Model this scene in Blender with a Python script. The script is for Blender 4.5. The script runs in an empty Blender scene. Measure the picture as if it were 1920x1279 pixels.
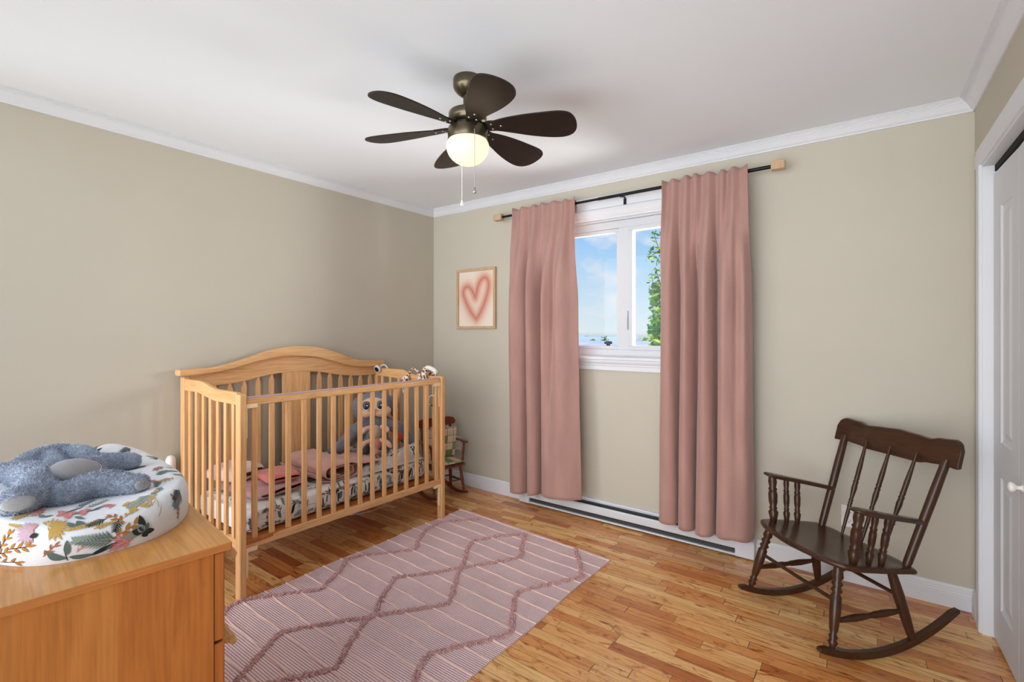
import bpy, bmesh, math, random
from mathutils import Vector, Matrix, noise
R = math.radians
PI = math.pi
random.seed(7)
scene = bpy.context.scene
col = scene.collection

# ------------------------------------------------------------------ helpers
def link(o, parent=None):
    col.objects.link(o)
    if parent is not None:
        o.parent = parent
    return o

def tag(o, label=None, cat=None, group=None, kind=None):
    if label: o['label'] = label
    if cat: o['category'] = cat
    if group: o['group'] = group
    if kind: o['kind'] = kind
    return o

def empty(name, loc=(0, 0, 0), rz=0.0):
    o = bpy.data.objects.new(name, None)
    o.empty_display_size = 0.05
    o.location = loc
    o.rotation_euler = (0, 0, rz)
    return link(o)

def V(*a):
    return Vector(a)

def smooth01(t):
    t = max(0.0, min(1.0, t))
    return t * t * (3 - 2 * t)

def interp(pts, x):
    if x <= pts[0][0]: return pts[0][1]
    for (a, b), (c, d) in zip(pts, pts[1:]):
        if x <= c:
            return b + (d - b) * (x - a) / (c - a)
    return pts[-1][1]

def sinterp(pts, x):
    """smooth (cosine) interpolation through points"""
    if x <= pts[0][0]: return pts[0][1]
    for (a, b), (c, d) in zip(pts, pts[1:]):
        if x <= c:
            return b + (d - b) * smooth01((x - a) / (c - a))
    return pts[-1][1]

def catmull(pts, n=8, closed=False):
    P = [Vector(p) for p in pts]
    out = []
    m = len(P)
    rng = range(m if closed else m - 1)
    for i in rng:
        if closed:
            p0, p1, p2, p3 = P[(i - 1) % m], P[i], P[(i + 1) % m], P[(i + 2) % m]
        else:
            p1, p2 = P[i], P[i + 1]
            p0 = P[i - 1] if i > 0 else p1 * 2 - p2
            p3 = P[i + 2] if i + 2 < m else p2 * 2 - p1
        for k in range(n):
            t = k / n
            out.append(0.5 * ((2 * p1) + (p2 - p0) * t + (2 * p0 - 5 * p1 + 4 * p2 - p3) * t * t
                              + (3 * p1 - p0 - 3 * p2 + p3) * t ** 3))
    if not closed:
        out.append(P[-1].copy())
    return out

class MB:
    """collects shapes and links them as ONE mesh object"""
    def __init__(self, M=None):
        self.v, self.f, self.mi, self.sm = [], [], [], []
        self.M = M
        self.cur = 0
        self.smooth = False
    def add(self, vs, fs, smooth=None):
        o = len(self.v)
        for p in vs:
            p = Vector(p)
            self.v.append(self.M @ p if self.M else p)
        s = self.smooth if smooth is None else smooth
        for f in fs:
            self.f.append([o + i for i in f])
            self.mi.append(self.cur)
            self.sm.append(s)
        return self
    def box(self, lo, hi, rot=None):
        x0, y0, z0 = lo; x1, y1, z1 = hi
        vs = [V(x, y, z) for x in (x0, x1) for y in (y0, y1) for z in (z0, z1)]
        if rot is not None:
            c = (Vector(lo) + Vector(hi)) / 2
            vs = [c + rot @ (p - c) for p in vs]
        fs = [(0, 1, 3, 2), (4, 6, 7, 5), (0, 4, 5, 1), (2, 3, 7, 6), (0, 2, 6, 4), (1, 5, 7, 3)]
        return self.add(vs, fs, False)
    def rbox(self, lo, hi, b=0.004, seg=2):
        """rounded box through a bmesh bevel"""
        bm = bmesh.new()
        bmesh.ops.create_cube(bm, size=1)
        lo = Vector(lo); hi = Vector(hi)
        for q in bm.verts:
            q.co = Vector([lo[i] + (q.co[i] + .5) * (hi[i] - lo[i]) for i in range(3)])
        bmesh.ops.bevel(bm, geom=bm.edges[:], offset=b, segments=seg, affect='EDGES', profile=.5)
        bm.verts.index_update()
        self.add([q.co.copy() for q in bm.verts], [[q.index for q in f.verts] for f in bm.faces], False)
        bm.free()
        return self
    def bar(self, a, b, w, h, up=(0, 0, 1)):
        """rectangular bar from a to b, w across, h along up"""
        a, b, up = Vector(a), Vector(b), Vector(up)
        d = (b - a).normalized()
        s = d.cross(up).normalized() * (w / 2)
        u = s.cross(d).normalized() * (h / 2)
        vs = [p + i * s + j * u for p in (a, b) for i, j in ((-1, -1), (1, -1), (1, 1), (-1, 1))]
        fs = [(0, 3, 2, 1), (4, 5, 6, 7), (0, 1, 5, 4), (1, 2, 6, 5), (2, 3, 7, 6), (3, 0, 4, 7)]
        return self.add(vs, fs, False)
    def tube(self, pts, r, seg=10, cap=True, squash=1.0, smooth=True):
        P = [Vector(p) for p in pts]
        n = len(P)
        rs = r if isinstance(r, (list, tuple)) else [r] * n
        t0 = (P[1] - P[0]).normalized()
        ref = V(0, 0, 1) if abs(t0.z) < .9 else V(1, 0, 0)
        s = t0.cross(ref).normalized()
        vs = []
        for i in range(n):
            if i == 0: t = P[1] - P[0]
            elif i == n - 1: t = P[-1] - P[-2]
            else: t = P[i + 1] - P[i - 1]
            t.normalize()
            s = (s - t * s.dot(t)).normalized()
            u = t.cross(s)
            for k in range(seg):
                a = 2 * PI * k / seg
                vs.append(P[i] + (s * math.cos(a) + u * math.sin(a) * squash) * rs[i])
        fs = []
        for i in range(n - 1):
            for k in range(seg):
                k2 = (k + 1) % seg
                fs.append((i * seg + k, i * seg + k2, (i + 1) * seg + k2, (i + 1) * seg + k))
        self.add(vs, fs, smooth)
        if cap:
            self.add([vs[k] for k in range(seg)], [tuple(range(seg - 1, -1, -1))], False)
            self.add([vs[(n - 1) * seg + k] for k in range(seg)], [tuple(range(seg))], False)
        return self
    def lathe(self, prof, c=(0, 0, 0), seg=32, smooth=True):
        """prof: (r, z) pairs, axis = z through c"""
        c = Vector(c); vs = []
        for r, z in prof:
            for k in range(seg):
                a = 2 * PI * k / seg
                vs.append(c + V(r * math.cos(a), r * math.sin(a), z))
        fs = []
        for i in range(len(prof) - 1):
            for k in range(seg):
                k2 = (k + 1) % seg
                fs.append((i * seg + k, i * seg + k2, (i + 1) * seg + k2, (i + 1) * seg + k))
        return self.add(vs, fs, smooth)
    def turned(self, a, b, prof, seg=14):
        """turned spindle between a and b; prof = (t, r) pairs"""
        a, b = Vector(a), Vector(b)
        return self.tube([a.lerp(b, t) for t, r in prof], [r for t, r in prof], seg)
    def prism(self, poly, axis, lo, hi, smooth=False):
        """extrude a 2-D outline (ccw) along axis 0/1/2 between lo and hi"""
        def mk(p, c):
            q = [0, 0, 0]; k = 0
            for i in range(3):
                if i == axis: q[i] = c
                else: q[i] = p[k]; k += 1
            return Vector(q)
        n = len(poly)
        vs = [mk(p, lo) for p in poly] + [mk(p, hi) for p in poly]
        fs = [tuple(range(n - 1, -1, -1)), tuple(range(n, 2 * n))]
        self.add(vs, fs, False)
        self.add(vs, [(i, (i + 1) % n, n + (i + 1) % n, n + i) for i in range(n)], smooth)
        return self
    def strip(self, lower, upper, axis, lo, hi):
        """board between two curves given as equal-length lists of 2-D points, thickness along axis"""
        n = len(lower)
        def mk(p, c):
            q = [0, 0, 0]; k = 0
            for i in range(3):
                if i == axis: q[i] = c
                else: q[i] = p[k]; k += 1
            return Vector(q)
        vs = []
        for c in (lo, hi):
            vs += [mk(p, c) for p in lower] + [mk(p, c) for p in upper]
        fs = []
        m = 2 * n
        for i in range(n - 1):
            fs.append((i, i + 1, n + i + 1, n + i))
            fs.append((m + i, m + n + i, m + n + i + 1, m + i + 1))
            fs.append((i, m + i, m + i + 1, i + 1))
            fs.append((n + i, n + i + 1, m + n + i + 1, m + n + i))
        fs.append((0, n, m + n, m)); fs.append((n - 1, m + n - 1, m + 2 * n - 1, 2 * n - 1))
        return self.add(vs, fs, False)
    def grid(self, fn, nu, nv, closed_u=False, smooth=True):
        vs = []
        cu = nu if closed_u else nu + 1
        for j in range(nv + 1):
            for i in range(cu):
                vs.append(fn(i / nu, j / nv))
        fs = []
        for j in range(nv):
            for i in range(nu):
                i2 = (i + 1) % cu if closed_u else i + 1
                fs.append((j * cu + i, j * cu + i2, (j + 1) * cu + i2, (j + 1) * cu + i))
        return self.add(vs, fs, smooth)
    def profile(self, prof, a, b, out, up=(0, 0, 1)):
        """sweep a moulding profile (d outwards, h upwards) from a to b"""
        a, b, out, up = Vector(a), Vector(b), Vector(out), Vector(up)
        n = len(prof)
        vs = [p + out * d + up * h for p in (a, b) for d, h in prof]
        fs = [(i, i + 1, n + i + 1, n + i) for i in range(n - 1)]
        fs += [tuple(range(n)), tuple(range(2 * n - 1, n - 1, -1)), (n - 1, 0, n, 2 * n - 1)]
        return self.add(vs, fs, False)
    def ico(self, c, r, sub=2, scale=(1, 1, 1), rot=None):
        bm = bmesh.new()
        bmesh.ops.create_icosphere(bm, subdivisions=sub, radius=1)
        c = Vector(c)
        vs = []
        for q in bm.verts:
            p = V(q.co.x * scale[0], q.co.y * scale[1], q.co.z * scale[2]) * r
            vs.append(c + (rot @ p if rot else p))
        bm.verts.index_update()
        self.add(vs, [[q.index for q in f.verts] for f in bm.faces], True)
        bm.free()
        return self
    def build(self, name, mats, parent=None, bevel=0.0, bseg=2, subsurf=0, solid=0.0, recalc=True):
        me = bpy.data.meshes.new(name)
        me.from_pydata([tuple(p) for p in self.v], [], self.f)
        if not isinstance(mats, (list, tuple)): mats = [mats]
        for m in mats: me.materials.append(m)
        for p, mi, s in zip(me.polygons, self.mi, self.sm):
            p.material_index = mi
            p.use_smooth = s
        if recalc:
            bm = bmesh.new(); bm.from_mesh(me)
            bmesh.ops.recalc_face_normals(bm, faces=bm.faces[:])
            bm.to_mesh(me); bm.free()
        me.update()
        o = bpy.data.objects.new(name, me)
        link(o, parent)
        if solid:
            md = o.modifiers.new('thickness', 'SOLIDIFY'); md.thickness = solid; md.offset = 0
        if bevel:
            md = o.modifiers.new('bevel', 'BEVEL'); md.width = bevel; md.segments = bseg
            md.limit_method = 'ANGLE'; md.angle_limit = R(40)
        if subsurf:
            md = o.modifiers.new('subsurf', 'SUBSURF'); md.levels = subsurf; md.render_levels = subsurf
        return o

def frame(a, b, z=0.0):
    """local frame: x from a to b on the floor plan, y to the left of it, z up"""
    a = V(a[0], a[1], z); b = V(b[0], b[1], z)
    x = (b - a).normalized(); zz = V(0, 0, 1); y = zz.cross(x)
    M = Matrix.Identity(4)
    for i in range(3):
        M[i][0], M[i][1], M[i][2], M[i][3] = x[i], y[i], zz[i], a[i]
    return M

def blob(parts, name, mats, parent=None, voxel=.006, smooth_it=6, fac=.5):
    """one continuous soft body from overlapping tapered limbs / balls: merged by a voxel remesh"""
    mb = MB()
    for p in parts:
        if p[0] == 'ball':
            mb.ico(p[1], 1.0, 3, p[2], p[3] if len(p) > 3 else None)
        else:
            pts = catmull(p[1], 5); rr = p[2]
            n = len(pts)
            rs = [interp([(i / (len(rr) - 1), r) for i, r in enumerate(rr)], k / (n - 1)) for k in range(n)]
            mb.tube(pts, rs, 14)
            mb.ico(pts[0], rs[0], 2); mb.ico(pts[-1], rs[-1], 2)
    tmp = mb.build('tmp_body', mats)
    md = tmp.modifiers.new('r', 'REMESH'); md.mode = 'VOXEL'; md.voxel_size = voxel
    md2 = tmp.modifiers.new('s', 'SMOOTH'); md2.factor = fac; md2.iterations = smooth_it
    dg = bpy.context.evaluated_depsgraph_get()
    dg.update()
    me = bpy.data.meshes.new_from_object(tmp.evaluated_get(dg))
    me.name = name
    bpy.data.objects.remove(tmp)
    me.materials.clear()
    for m in (mats if isinstance(mats, (list, tuple)) else [mats]): me.materials.append(m)
    for p in me.polygons:
        p.use_smooth = True; p.material_index = 0
    o = bpy.data.objects.new(name, me)
    return link(o, parent)

def add_fur(o, n, length, rad, seed=1, mat_index=0, jit=.5, where=None, lay=None):
    """short pile: slim three-sided blades grown out of the body's own mesh"""
    me = o.data
    rnd = random.Random(seed)
    me.calc_loop_triangles()
    tris = [t for t in me.loop_triangles if where is None or where(Vector(t.center))]
    areas = []; s = 0
    for t in tris:
        s += t.area; areas.append(s)
    import bisect
    bm = bmesh.new(); bm.from_mesh(me)
    for _ in range(n):
        t = tris[min(len(tris) - 1, bisect.bisect(areas, rnd.random() * s))]
        a, b = rnd.random(), rnd.random()
        if a + b > 1: a, b = 1 - a, 1 - b
        p0, p1, p2 = [me.vertices[i].co for i in t.vertices]
        p = p0 + (p1 - p0) * a + (p2 - p0) * b
        nrm = t.normal
        d = nrm + V(rnd.uniform(-1, 1), rnd.uniform(-1, 1), rnd.uniform(-1, 1)) * jit
        if lay: d += lay
        d.normalize()
        sd = d.cross(V(rnd.uniform(-1, 1), rnd.uniform(-1, 1), rnd.uniform(-1, 1))).normalized() * rad
        L = length * rnd.uniform(.6, 1.2)
        q0 = bm.verts.new(p - sd - nrm * .001); q1 = bm.verts.new(p + sd - nrm * .001)
        q2 = bm.verts.new(p + d * L * .6 + sd * .7); q3 = bm.verts.new(p + d * L * .6 - sd * .7)
        q4 = bm.verts.new(p + d * L + nrm * -.1 * L)
        for f in ((q0, q1, q2, q3), (q3, q2, q4)):
            ff = bm.faces.new(f); ff.material_index = mat_index; ff.smooth = True
    bm.to_mesh(me); bm.free()

# ------------------------------------------------------------------ materials
def srgb(r, g, b):
    def c(x):
        x /= 255.0
        return x / 12.92 if x <= .04045 else ((x + .055) / 1.055) ** 2.4
    return (c(r), c(g), c(b), 1.0)

class NT:
    def __init__(self, m):
        self.t = m.node_tree; self.n = self.t.nodes; self.l = self.t.links
    def node(self, typ, **k):
        o = self.n.new(typ)
        for a, b in k.items():
            if a.startswith('i_'):
                key = a[2:]
                o.inputs[int(key) if key.isdigit() else key].default_value = b
            else:
                setattr(o, a, b)
        return o
    def to(self, a, b):
        self.l.new(a, b)
    def math(self, op, a, b=None, c=None):
        o = self.n.new('ShaderNodeMath'); o.operation = op
        for i, x in enumerate((a, b, c)):
            if x is None: continue
            if isinstance(x, (int, float)): o.inputs[i].default_value = x
            else: self.l.new(x, o.inputs[i])
        return o.outputs[0]
    def ramp(self, fac, stops, interp_='LINEAR'):
        o = self.n.new('ShaderNodeValToRGB'); cr = o.color_ramp; cr.interpolation = interp_
        while len(cr.elements) < len(stops): cr.elements.new(.5)
        for e, (p, c) in zip(cr.elements, stops): e.position = p; e.color = c
        self.l.new(fac, o.inputs[0])
        return o.outputs[0]
    def mix(self, fac, a, b, mode='MIX'):
        o = self.n.new('ShaderNodeMix'); o.data_type = 'RGBA'; o.blend_type = mode
        for s, x in ((o.inputs[0], fac), (o.inputs[6], a), (o.inputs[7], b)):
            if isinstance(x, (int, float)): s.default_value = x
            elif isinstance(x, tuple): s.default_value = x
            else: self.l.new(x, s)
        return o.outputs[2]
    def coords(self, kind='Object', scale=(1, 1, 1), rot=(0, 0, 0), loc=(0, 0, 0)):
        tc = self.n.new('ShaderNodeTexCoord'); mp = self.n.new('ShaderNodeMapping')
        mp.inputs['Scale'].default_value = scale; mp.inputs['Rotation'].default_value = rot
        mp.inputs['Location'].default_value = loc
        self.l.new(tc.outputs[kind], mp.inputs[0])
        return mp.outputs[0]
    def noise(self, vec, scale=5, detail=4, rough=.5, dist=0):
        o = self.n.new('ShaderNodeTexNoise')
        o.inputs['Scale'].default_value = scale; o.inputs['Detail'].default_value = detail
        o.inputs['Roughness'].default_value = rough; o.inputs['Distortion'].default_value = dist
        if vec is not None: self.l.new(vec, o.inputs['Vector'])
        return o
    def bump(self, h, strength=.2, dist=.01):
        o = self.n.new('ShaderNodeBump'); o.inputs['Strength'].default_value = strength
        o.inputs['Distance'].default_value = dist
        self.l.new(h, o.inputs['Height'])
        self.l.new(o.outputs[0], self.bsdf.inputs['Normal'])

def newmat(name, rough=.5, color=None, metal=0, spec=.5):
    m = bpy.data.materials.new(name); m.use_nodes = True
    t = NT(m)
    t.bsdf = m.node_tree.nodes['Principled BSDF']
    t.bsdf.inputs['Roughness'].default_value = rough
    t.bsdf.inputs['Metallic'].default_value = metal
    t.bsdf.inputs['Specular IOR Level'].default_value = spec
    if color: t.bsdf.inputs['Base Color'].default_value = color
    return m, t

def plain(name, c, rough=.5, metal=0, spec=.5, var=.06, nscale=8, bump=0.0, bscale=60):
    """flat colour with a little procedural unevenness"""
    m, t = newmat(name, rough, None, metal, spec)
    n = t.noise(t.coords(), nscale, 3)
    d = tuple(x * (1 - var) for x in c[:3]) + (1,)
    e = tuple(min(1, x * (1 + var)) for x in c[:3]) + (1,)
    t.to(t.ramp(n.outputs[0], [(.3, d), (.7, e)]), t.bsdf.inputs['Base Color'])
    if bump:
        n2 = t.noise(t.coords(), bscale, 4)
        t.bump(n2.outputs[0], bump, .004)
    return m

def wood(name, c1, c2, c3=None, axis=2, rough=.35, scale=1.0, coat=.15, stretch=14, fine=1.0):
    """straight-grained wood, grain along the object axis given"""
    m, t = newmat(name, rough, None, 0, .3)
    s = [stretch * scale] * 3; s[axis] = 1.0 * scale
    v = t.coords('Object', tuple(s))
    n = t.noise(v, 2.2, 5, .6, .6)
    s2 = [90 * scale] * 3; s2[axis] = 3 * scale
    n2 = t.noise(t.coords('Object', tuple(s2)), 1.6 * fine, 3, .6)
    stops = [(.28, c1), (.55, c2)]
    stops.append((.78, c3 or c1))
    base = t.ramp(n.outputs[0], stops)
    g = t.ramp(n2.outputs[0], [(.35, (.82, .80, .78, 1)), (.6, (1, 1, 1, 1))])
    t.to(t.mix(1.0, base, g, 'MULTIPLY'), t.bsdf.inputs['Base Color'])
    t.bsdf.inputs['Coat Weight'].default_value = coat
    t.bsdf.inputs['Coat Roughness'].default_value = .2
    t.bump(n2.outputs[0], .08, .002)
    return m

def fabric(name, c, var=.12, scale=700, rough=.9, sheen=.3, bump=.25, nscale=6):
    m, t = newmat(name, rough, None, 0, .2)
    v = t.coords()
    n = t.noise(v, nscale, 4)
    w = t.noise(t.coords('Object', (1, 1, 1)), scale, 2)
    d = tuple(x * (1 - var) for x in c[:3]) + (1,)
    e = tuple(min(1, x * (1 + var)) for x in c[:3]) + (1,)
    base = t.ramp(n.outputs[0], [(.3, d), (.7, e)])
    g = t.ramp(w.outputs[0], [(.3, (.85, .85, .85, 1)), (.7, (1, 1, 1, 1))])
    t.to(t.mix(1.0, base, g, 'MULTIPLY'), t.bsdf.inputs['Base Color'])
    t.bsdf.inputs['Sheen Weight'].default_value = sheen
    t.bsdf.inputs['Sheen Roughness'].default_value = .5
    t.bump(w.outputs[0], bump, .002)
    return m

M = {}
M['wall'] = plain('wall_paint', srgb(195, 188, 172), .8, 0, .1, .015, 3, .05, 220)
M['ceiling'] = plain('ceiling_paint', srgb(235, 238, 241), .85, 0, .1, .01, 2, .03, 200)
M['trim'] = plain('white_trim_paint', srgb(222, 223, 226), .45, 0, .15, .015, 4)
M['door'] = plain('white_door_paint', srgb(214, 215, 217), .5, 0, .15, .015, 4, .03, 150)
M['vinyl'] = plain('white_vinyl', srgb(208, 211, 214), .4, 0, .12, .01, 4)
M['black'] = plain('black_metal', srgb(24, 24, 28), .4, .6, .5, .1, 20)
M['gap'] = plain('dark_gap', srgb(14, 13, 12), .9)
M['crib'] = wood('honey_beech', srgb(216, 158, 102), srgb(232, 182, 126), srgb(204, 142, 86), 2, .38, 1.0, .2)
M['crib_h'] = wood('honey_beech_lengthwise', srgb(216, 158, 102), srgb(232, 182, 126), srgb(204, 142, 86), 0, .38, 1.0, .2)
M['crib_knob'] = plain('cream_plastic', srgb(240, 214, 168), .45)
M['strip'] = plain('mauve_teething_strip', srgb(186, 158, 160), .35)
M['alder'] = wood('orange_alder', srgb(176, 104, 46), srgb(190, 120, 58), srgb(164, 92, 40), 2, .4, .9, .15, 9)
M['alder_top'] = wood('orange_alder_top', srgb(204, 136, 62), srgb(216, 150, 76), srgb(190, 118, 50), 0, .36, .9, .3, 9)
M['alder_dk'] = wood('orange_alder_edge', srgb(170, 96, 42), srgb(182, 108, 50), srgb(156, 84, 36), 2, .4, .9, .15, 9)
M['alder_edge'] = wood('orange_alder_board_edge', srgb(178, 108, 54), srgb(192, 120, 62), srgb(164, 96, 48), 1, .45, .9, .05, 9)
M['dark'] = wood('dark_walnut_stain', srgb(50, 29, 17), srgb(70, 42, 24), srgb(36, 21, 14), 2, .3, 1.0, .2, 10)
M['mahog'] = wood('red_mahogany', srgb(104, 46, 30), srgb(124, 58, 38), srgb(86, 36, 24), 2, .35, 1.0, .25, 10)
M['curtain'] = None
M['outlet'] = plain('white_plastic_plate', srgb(236, 233, 226), .35)
M['pewter'] = plain('antique_pewter', srgb(98, 88, 70), .30, .85, .5, .08, 30)
M['blade'] = wood('dark_wenge_blade', srgb(25, 17, 13), srgb(36, 25, 18), srgb(18, 13, 10), 0, .4, 1.0, .0, 12)
M['oak'] = wood('pale_oak', srgb(192, 158, 122), srgb(206, 174, 138), srgb(176, 142, 106), 2, .5, 1.5, .05)
M['heater'] = plain('heater_enamel', srgb(214, 217, 222), .4, .1, .4, .015, 5)
M['grille'] = plain('heater_grille', srgb(70, 72, 76), .5, .4)
M['chrome'] = plain('chrome', srgb(205, 205, 205), .2, .9)
# ------------------------------------------------------------------ camera
cam = bpy.data.cameras.new('camera'); camo = bpy.data.objects.new('camera', cam); col.objects.link(camo)
camo.location = (3.168, -3.130, 1.3325)
camo.rotation_euler = (R(90), 0, math.atan2(654, 898))
cam.sensor_width = 36; cam.lens = 898 / 1920 * 36; cam.shift_y = -17.5 / 1920
cam.clip_start = .05; cam.clip_end = 400
scene.camera = camo
scene.view_settings.view_transform = 'Standard'
scene.view_settings.look = 'None'
scene.view_settings.gamma = 1
scene.view_settings.exposure = -0.11
try: scene.view_settings.use_curve_mapping = False
except Exception: pass

# ------------------------------------------------------------------ room shell
W, H, YN = 3.605, 2.44, -3.5
def struct(o): o['kind'] = 'structure'; return o

# hardwood floor: strips run along x
m, t = newmat('maple_strip_floor', .3)
tc = t.node('ShaderNodeTexCoord'); sp = t.node('ShaderNodeSeparateXYZ'); t.to(tc.outputs['Object'], sp.inputs[0])
BW = .0575
row = t.math('FLOOR', t.math('DIVIDE', sp.outputs[1], BW))
wn1 = t.node('ShaderNodeTexWhiteNoise', noise_dimensions='1D'); t.to(row, wn1.inputs['W'])
wn2 = t.node('ShaderNodeTexWhiteNoise', noise_dimensions='1D'); t.to(t.math('ADD', row, 37.3), wn2.inputs['W'])
ln = t.math('ADD', t.math('MULTIPLY', wn2.outputs[0], .34), .34)
xs = t.math('DIVIDE', t.math('ADD', sp.outputs[0], t.math('MULTIPLY', wn1.outputs[0], 7.0)), ln)
# boards of uneven length: warp the running coordinate
xw = t.math('ADD', xs, t.math('MULTIPLY', t.math('SINE', t.math('MULTIPLY', xs, 2.1)), .33))
cell = t.math('FLOOR', xw)
cb = t.node('ShaderNodeCombineXYZ'); t.to(cell, cb.inputs[0]); t.to(row, cb.inputs[1])
wn3 = t.node('ShaderNodeTexWhiteNoise', noise_dimensions='2D'); t.to(cb.outputs[0], wn3.inputs['Vector'])
tone = t.ramp(wn3.outputs[0], [(0, srgb(176, 94, 38)), (.18, srgb(224, 148, 80)), (.45, srgb(240, 180, 110)), (.75, srgb(250, 206, 138)), (1, srgb(212, 134, 68))])
# grain, shifted per board
off = t.node('ShaderNodeCombineXYZ'); t.to(t.math('MULTIPLY', wn3.outputs[0], 31), off.inputs[0]); t.to(t.math('MULTIPLY', wn3.outputs[0], 17), off.inputs[2])
va = t.node('ShaderNodeVectorMath', operation='ADD'); t.to(tc.outputs['Object'], va.inputs[0]); t.to(off.outputs[0], va.inputs[1])
mp = t.node('ShaderNodeMapping'); mp.inputs['Scale'].default_value = (1.6, 22, 1); t.to(va.outputs[0], mp.inputs[0])
g1 = t.noise(mp.outputs[0], 2.0, 5, .6, 1.0)
streak = t.ramp(g1.outputs[0], [(.28, (.52, .38, .27, 1)), (.42, (.86, .79, .72, 1)), (.55, (1, 1, 1, 1)), (.75, (1.0, .96, .9, 1))])
mp2 = t.node('ShaderNodeMapping'); mp2.inputs['Scale'].default_value = (4, 9, 1); t.to(va.outputs[0], mp2.inputs[0])
g2 = t.noise(mp2.outputs[0], 1.5, 6, .7, 2.2)
heart = t.ramp(g2.outputs[0], [(.53, (1, 1, 1, 1)), (.60, (.82, .66, .52, 1)), (.70, (.36, .20, .11, 1))])
mp3 = t.node('ShaderNodeMapping'); mp3.inputs['Scale'].default_value = (8, 150, 1); t.to(va.outputs[0], mp3.inputs[0])
g3 = t.noise(mp3.outputs[0], 2, 3, .6)
fineg = t.ramp(g3.outputs[0], [(.35, (.90, .88, .86, 1)), (.6, (1, 1, 1, 1))])
c = t.mix(1.0, tone, streak, 'MULTIPLY'); c = t.mix(1.0, c, heart, 'MULTIPLY'); c = t.mix(1.0, c, fineg, 'MULTIPLY')
mp4 = t.node('ShaderNodeMapping'); mp4.inputs['Scale'].default_value = (5, 14, 1); t.to(va.outputs[0], mp4.inputs[0])
vk = t.node('ShaderNodeTexVoronoi', i_Scale=1.0); t.to(mp4.outputs[0], vk.inputs['Vector'])
c = t.mix(1.0, c, t.ramp(vk.outputs['Distance'], [(.03, (.34, .20, .12, 1)), (.09, (.72, .56, .44, 1)), (.17, (1, 1, 1, 1))]), 'MULTIPLY')
fy = t.math('FRACT', t.math('DIVIDE', sp.outputs[1], BW)); fx = t.math('FRACT', xw)
ey = t.math('LESS_THAN', t.math('MINIMUM', fy, t.math('SUBTRACT', 1, fy)), .018)
ex = t.math('LESS_THAN', t.math('MINIMUM', fx, t.math('SUBTRACT', 1, fx)), .0035)
gapm = t.math('MAXIMUM', ey, ex)
c = t.mix(t.math('MULTIPLY', gapm, .8), c, srgb(58, 34, 18))
t.to(c, t.bsdf.inputs['Base Color'])
rr = t.ramp(t.noise(tc.outputs['Object'], 3, 4).outputs[0], [(.3, (.30, .30, .30, 1)), (.7, (.42, .42, .42, 1))])
t.to(rr, t.bsdf.inputs['Roughness'])
t.bsdf.inputs['Coat Weight'].default_value = .4; t.bsdf.inputs['Coat Roughness'].default_value = .26
hh = t.math('SUBTRACT', t.math('MULTIPLY', wn3.outputs[0], .25), gapm)
t.bump(hh, .25, .002)
M['floor'] = m

struct(MB().box((-.12, YN, -.12), (W + .75, .12, 0)).build('floor', M['floor']))
struct(MB().box((-.12, YN, H), (W + .75, .12, H + .12)).build('ceiling', M['ceiling']))
struct(MB().box((-.12, YN, 0), (0, .12, H)).build('wall_left', M['wall']))
# back wall with the window opening
WX0, WX1, WZ0, WZ1 = 1.22, 2.46, 1.15, 2.125
b = MB()
b.box((0, 0, 0), (WX0, .12, H)); b.box((WX1, 0, 0), (W + .12, .12, H))
b.box((WX0, 0, 0), (WX1, .12, WZ0)); b.box((WX0, 0, WZ1), (WX1, .12, H))
struct(b.build('wall_back', M['wall']))
# right wall with the closet opening
DY0, DY1, DZ = -.20, -1.72, 2.07
b = MB()
b.box((W, DY0, 0), (W + .11, 0, H)); b.box((W, YN, 0), (W + .11, DY1, H)); b.box((W, DY1, DZ), (W + .11, DY0, H))
struct(b.build('wall_right', M['wall']))
struct(MB().box((W + .70, YN, 0), (W + .75, .12, H)).build('wall_closet', M['wall']))

# crown moulding
CP = [(0, -.0615), (.006, -.0615), (.008, -.055), (.012, -.052), (.018, -.046), (.026, -.034), (.034, -.024), (.040, -.019),
      (.0405, -.015), (.046, -.014), (.0465, -.009), (.053, -.008), (.0535, -.004), (.060, -.003), (.060, 0), (0, 0)]
CP = [(d, h) for d, h in CP]
struct(MB().profile(CP, (0, 0, H), (W, 0, H), (0, -1, 0)).build('trim_1', M['trim']))
struct(MB().profile(CP, (0, YN, H), (0, 0, H), (1, 0, 0)).build('trim_2', M['trim']))
struct(MB().profile(CP, (W, YN, H), (W, 0, H), (-1, 0, 0)).build('trim_3', M['trim']))
# baseboards
BP = [(0, 0), (.013, 0), (.013, .062), (.011, .066), (.0125, .070), (.0115, .074), (.009, .078), (.010, .083), (.008, .088),
      (.0085, .098), (.006, .104), (.003, .108), (0, .109)]
b = MB(); b.profile(BP, (0, 0, 0), (1.02, 0, 0), (0, -1, 0)); b.profile(BP, (2.67, 0, 0), (W, 0, 0), (0, -1, 0))
struct(b.build('baseboard_back', M['trim']))
b = MB(); b.profile(BP, (0, YN, 0), (0, -.0, 0), (1, 0, 0)); struct(b.build('baseboard_left', M['trim']))
b = MB(); b.profile(BP, (W, -.105, 0), (W, 0, 0), (-1, 0, 0)); struct(b.build('baseboard_right', M['trim']))

# closet casing and jamb
b = MB()
KP = [(0, 0), (.012, 0), (.016, .006), (.016, .060), (.013, .066), (.013, .082), (.010, .088), (0, .090)]
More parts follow.
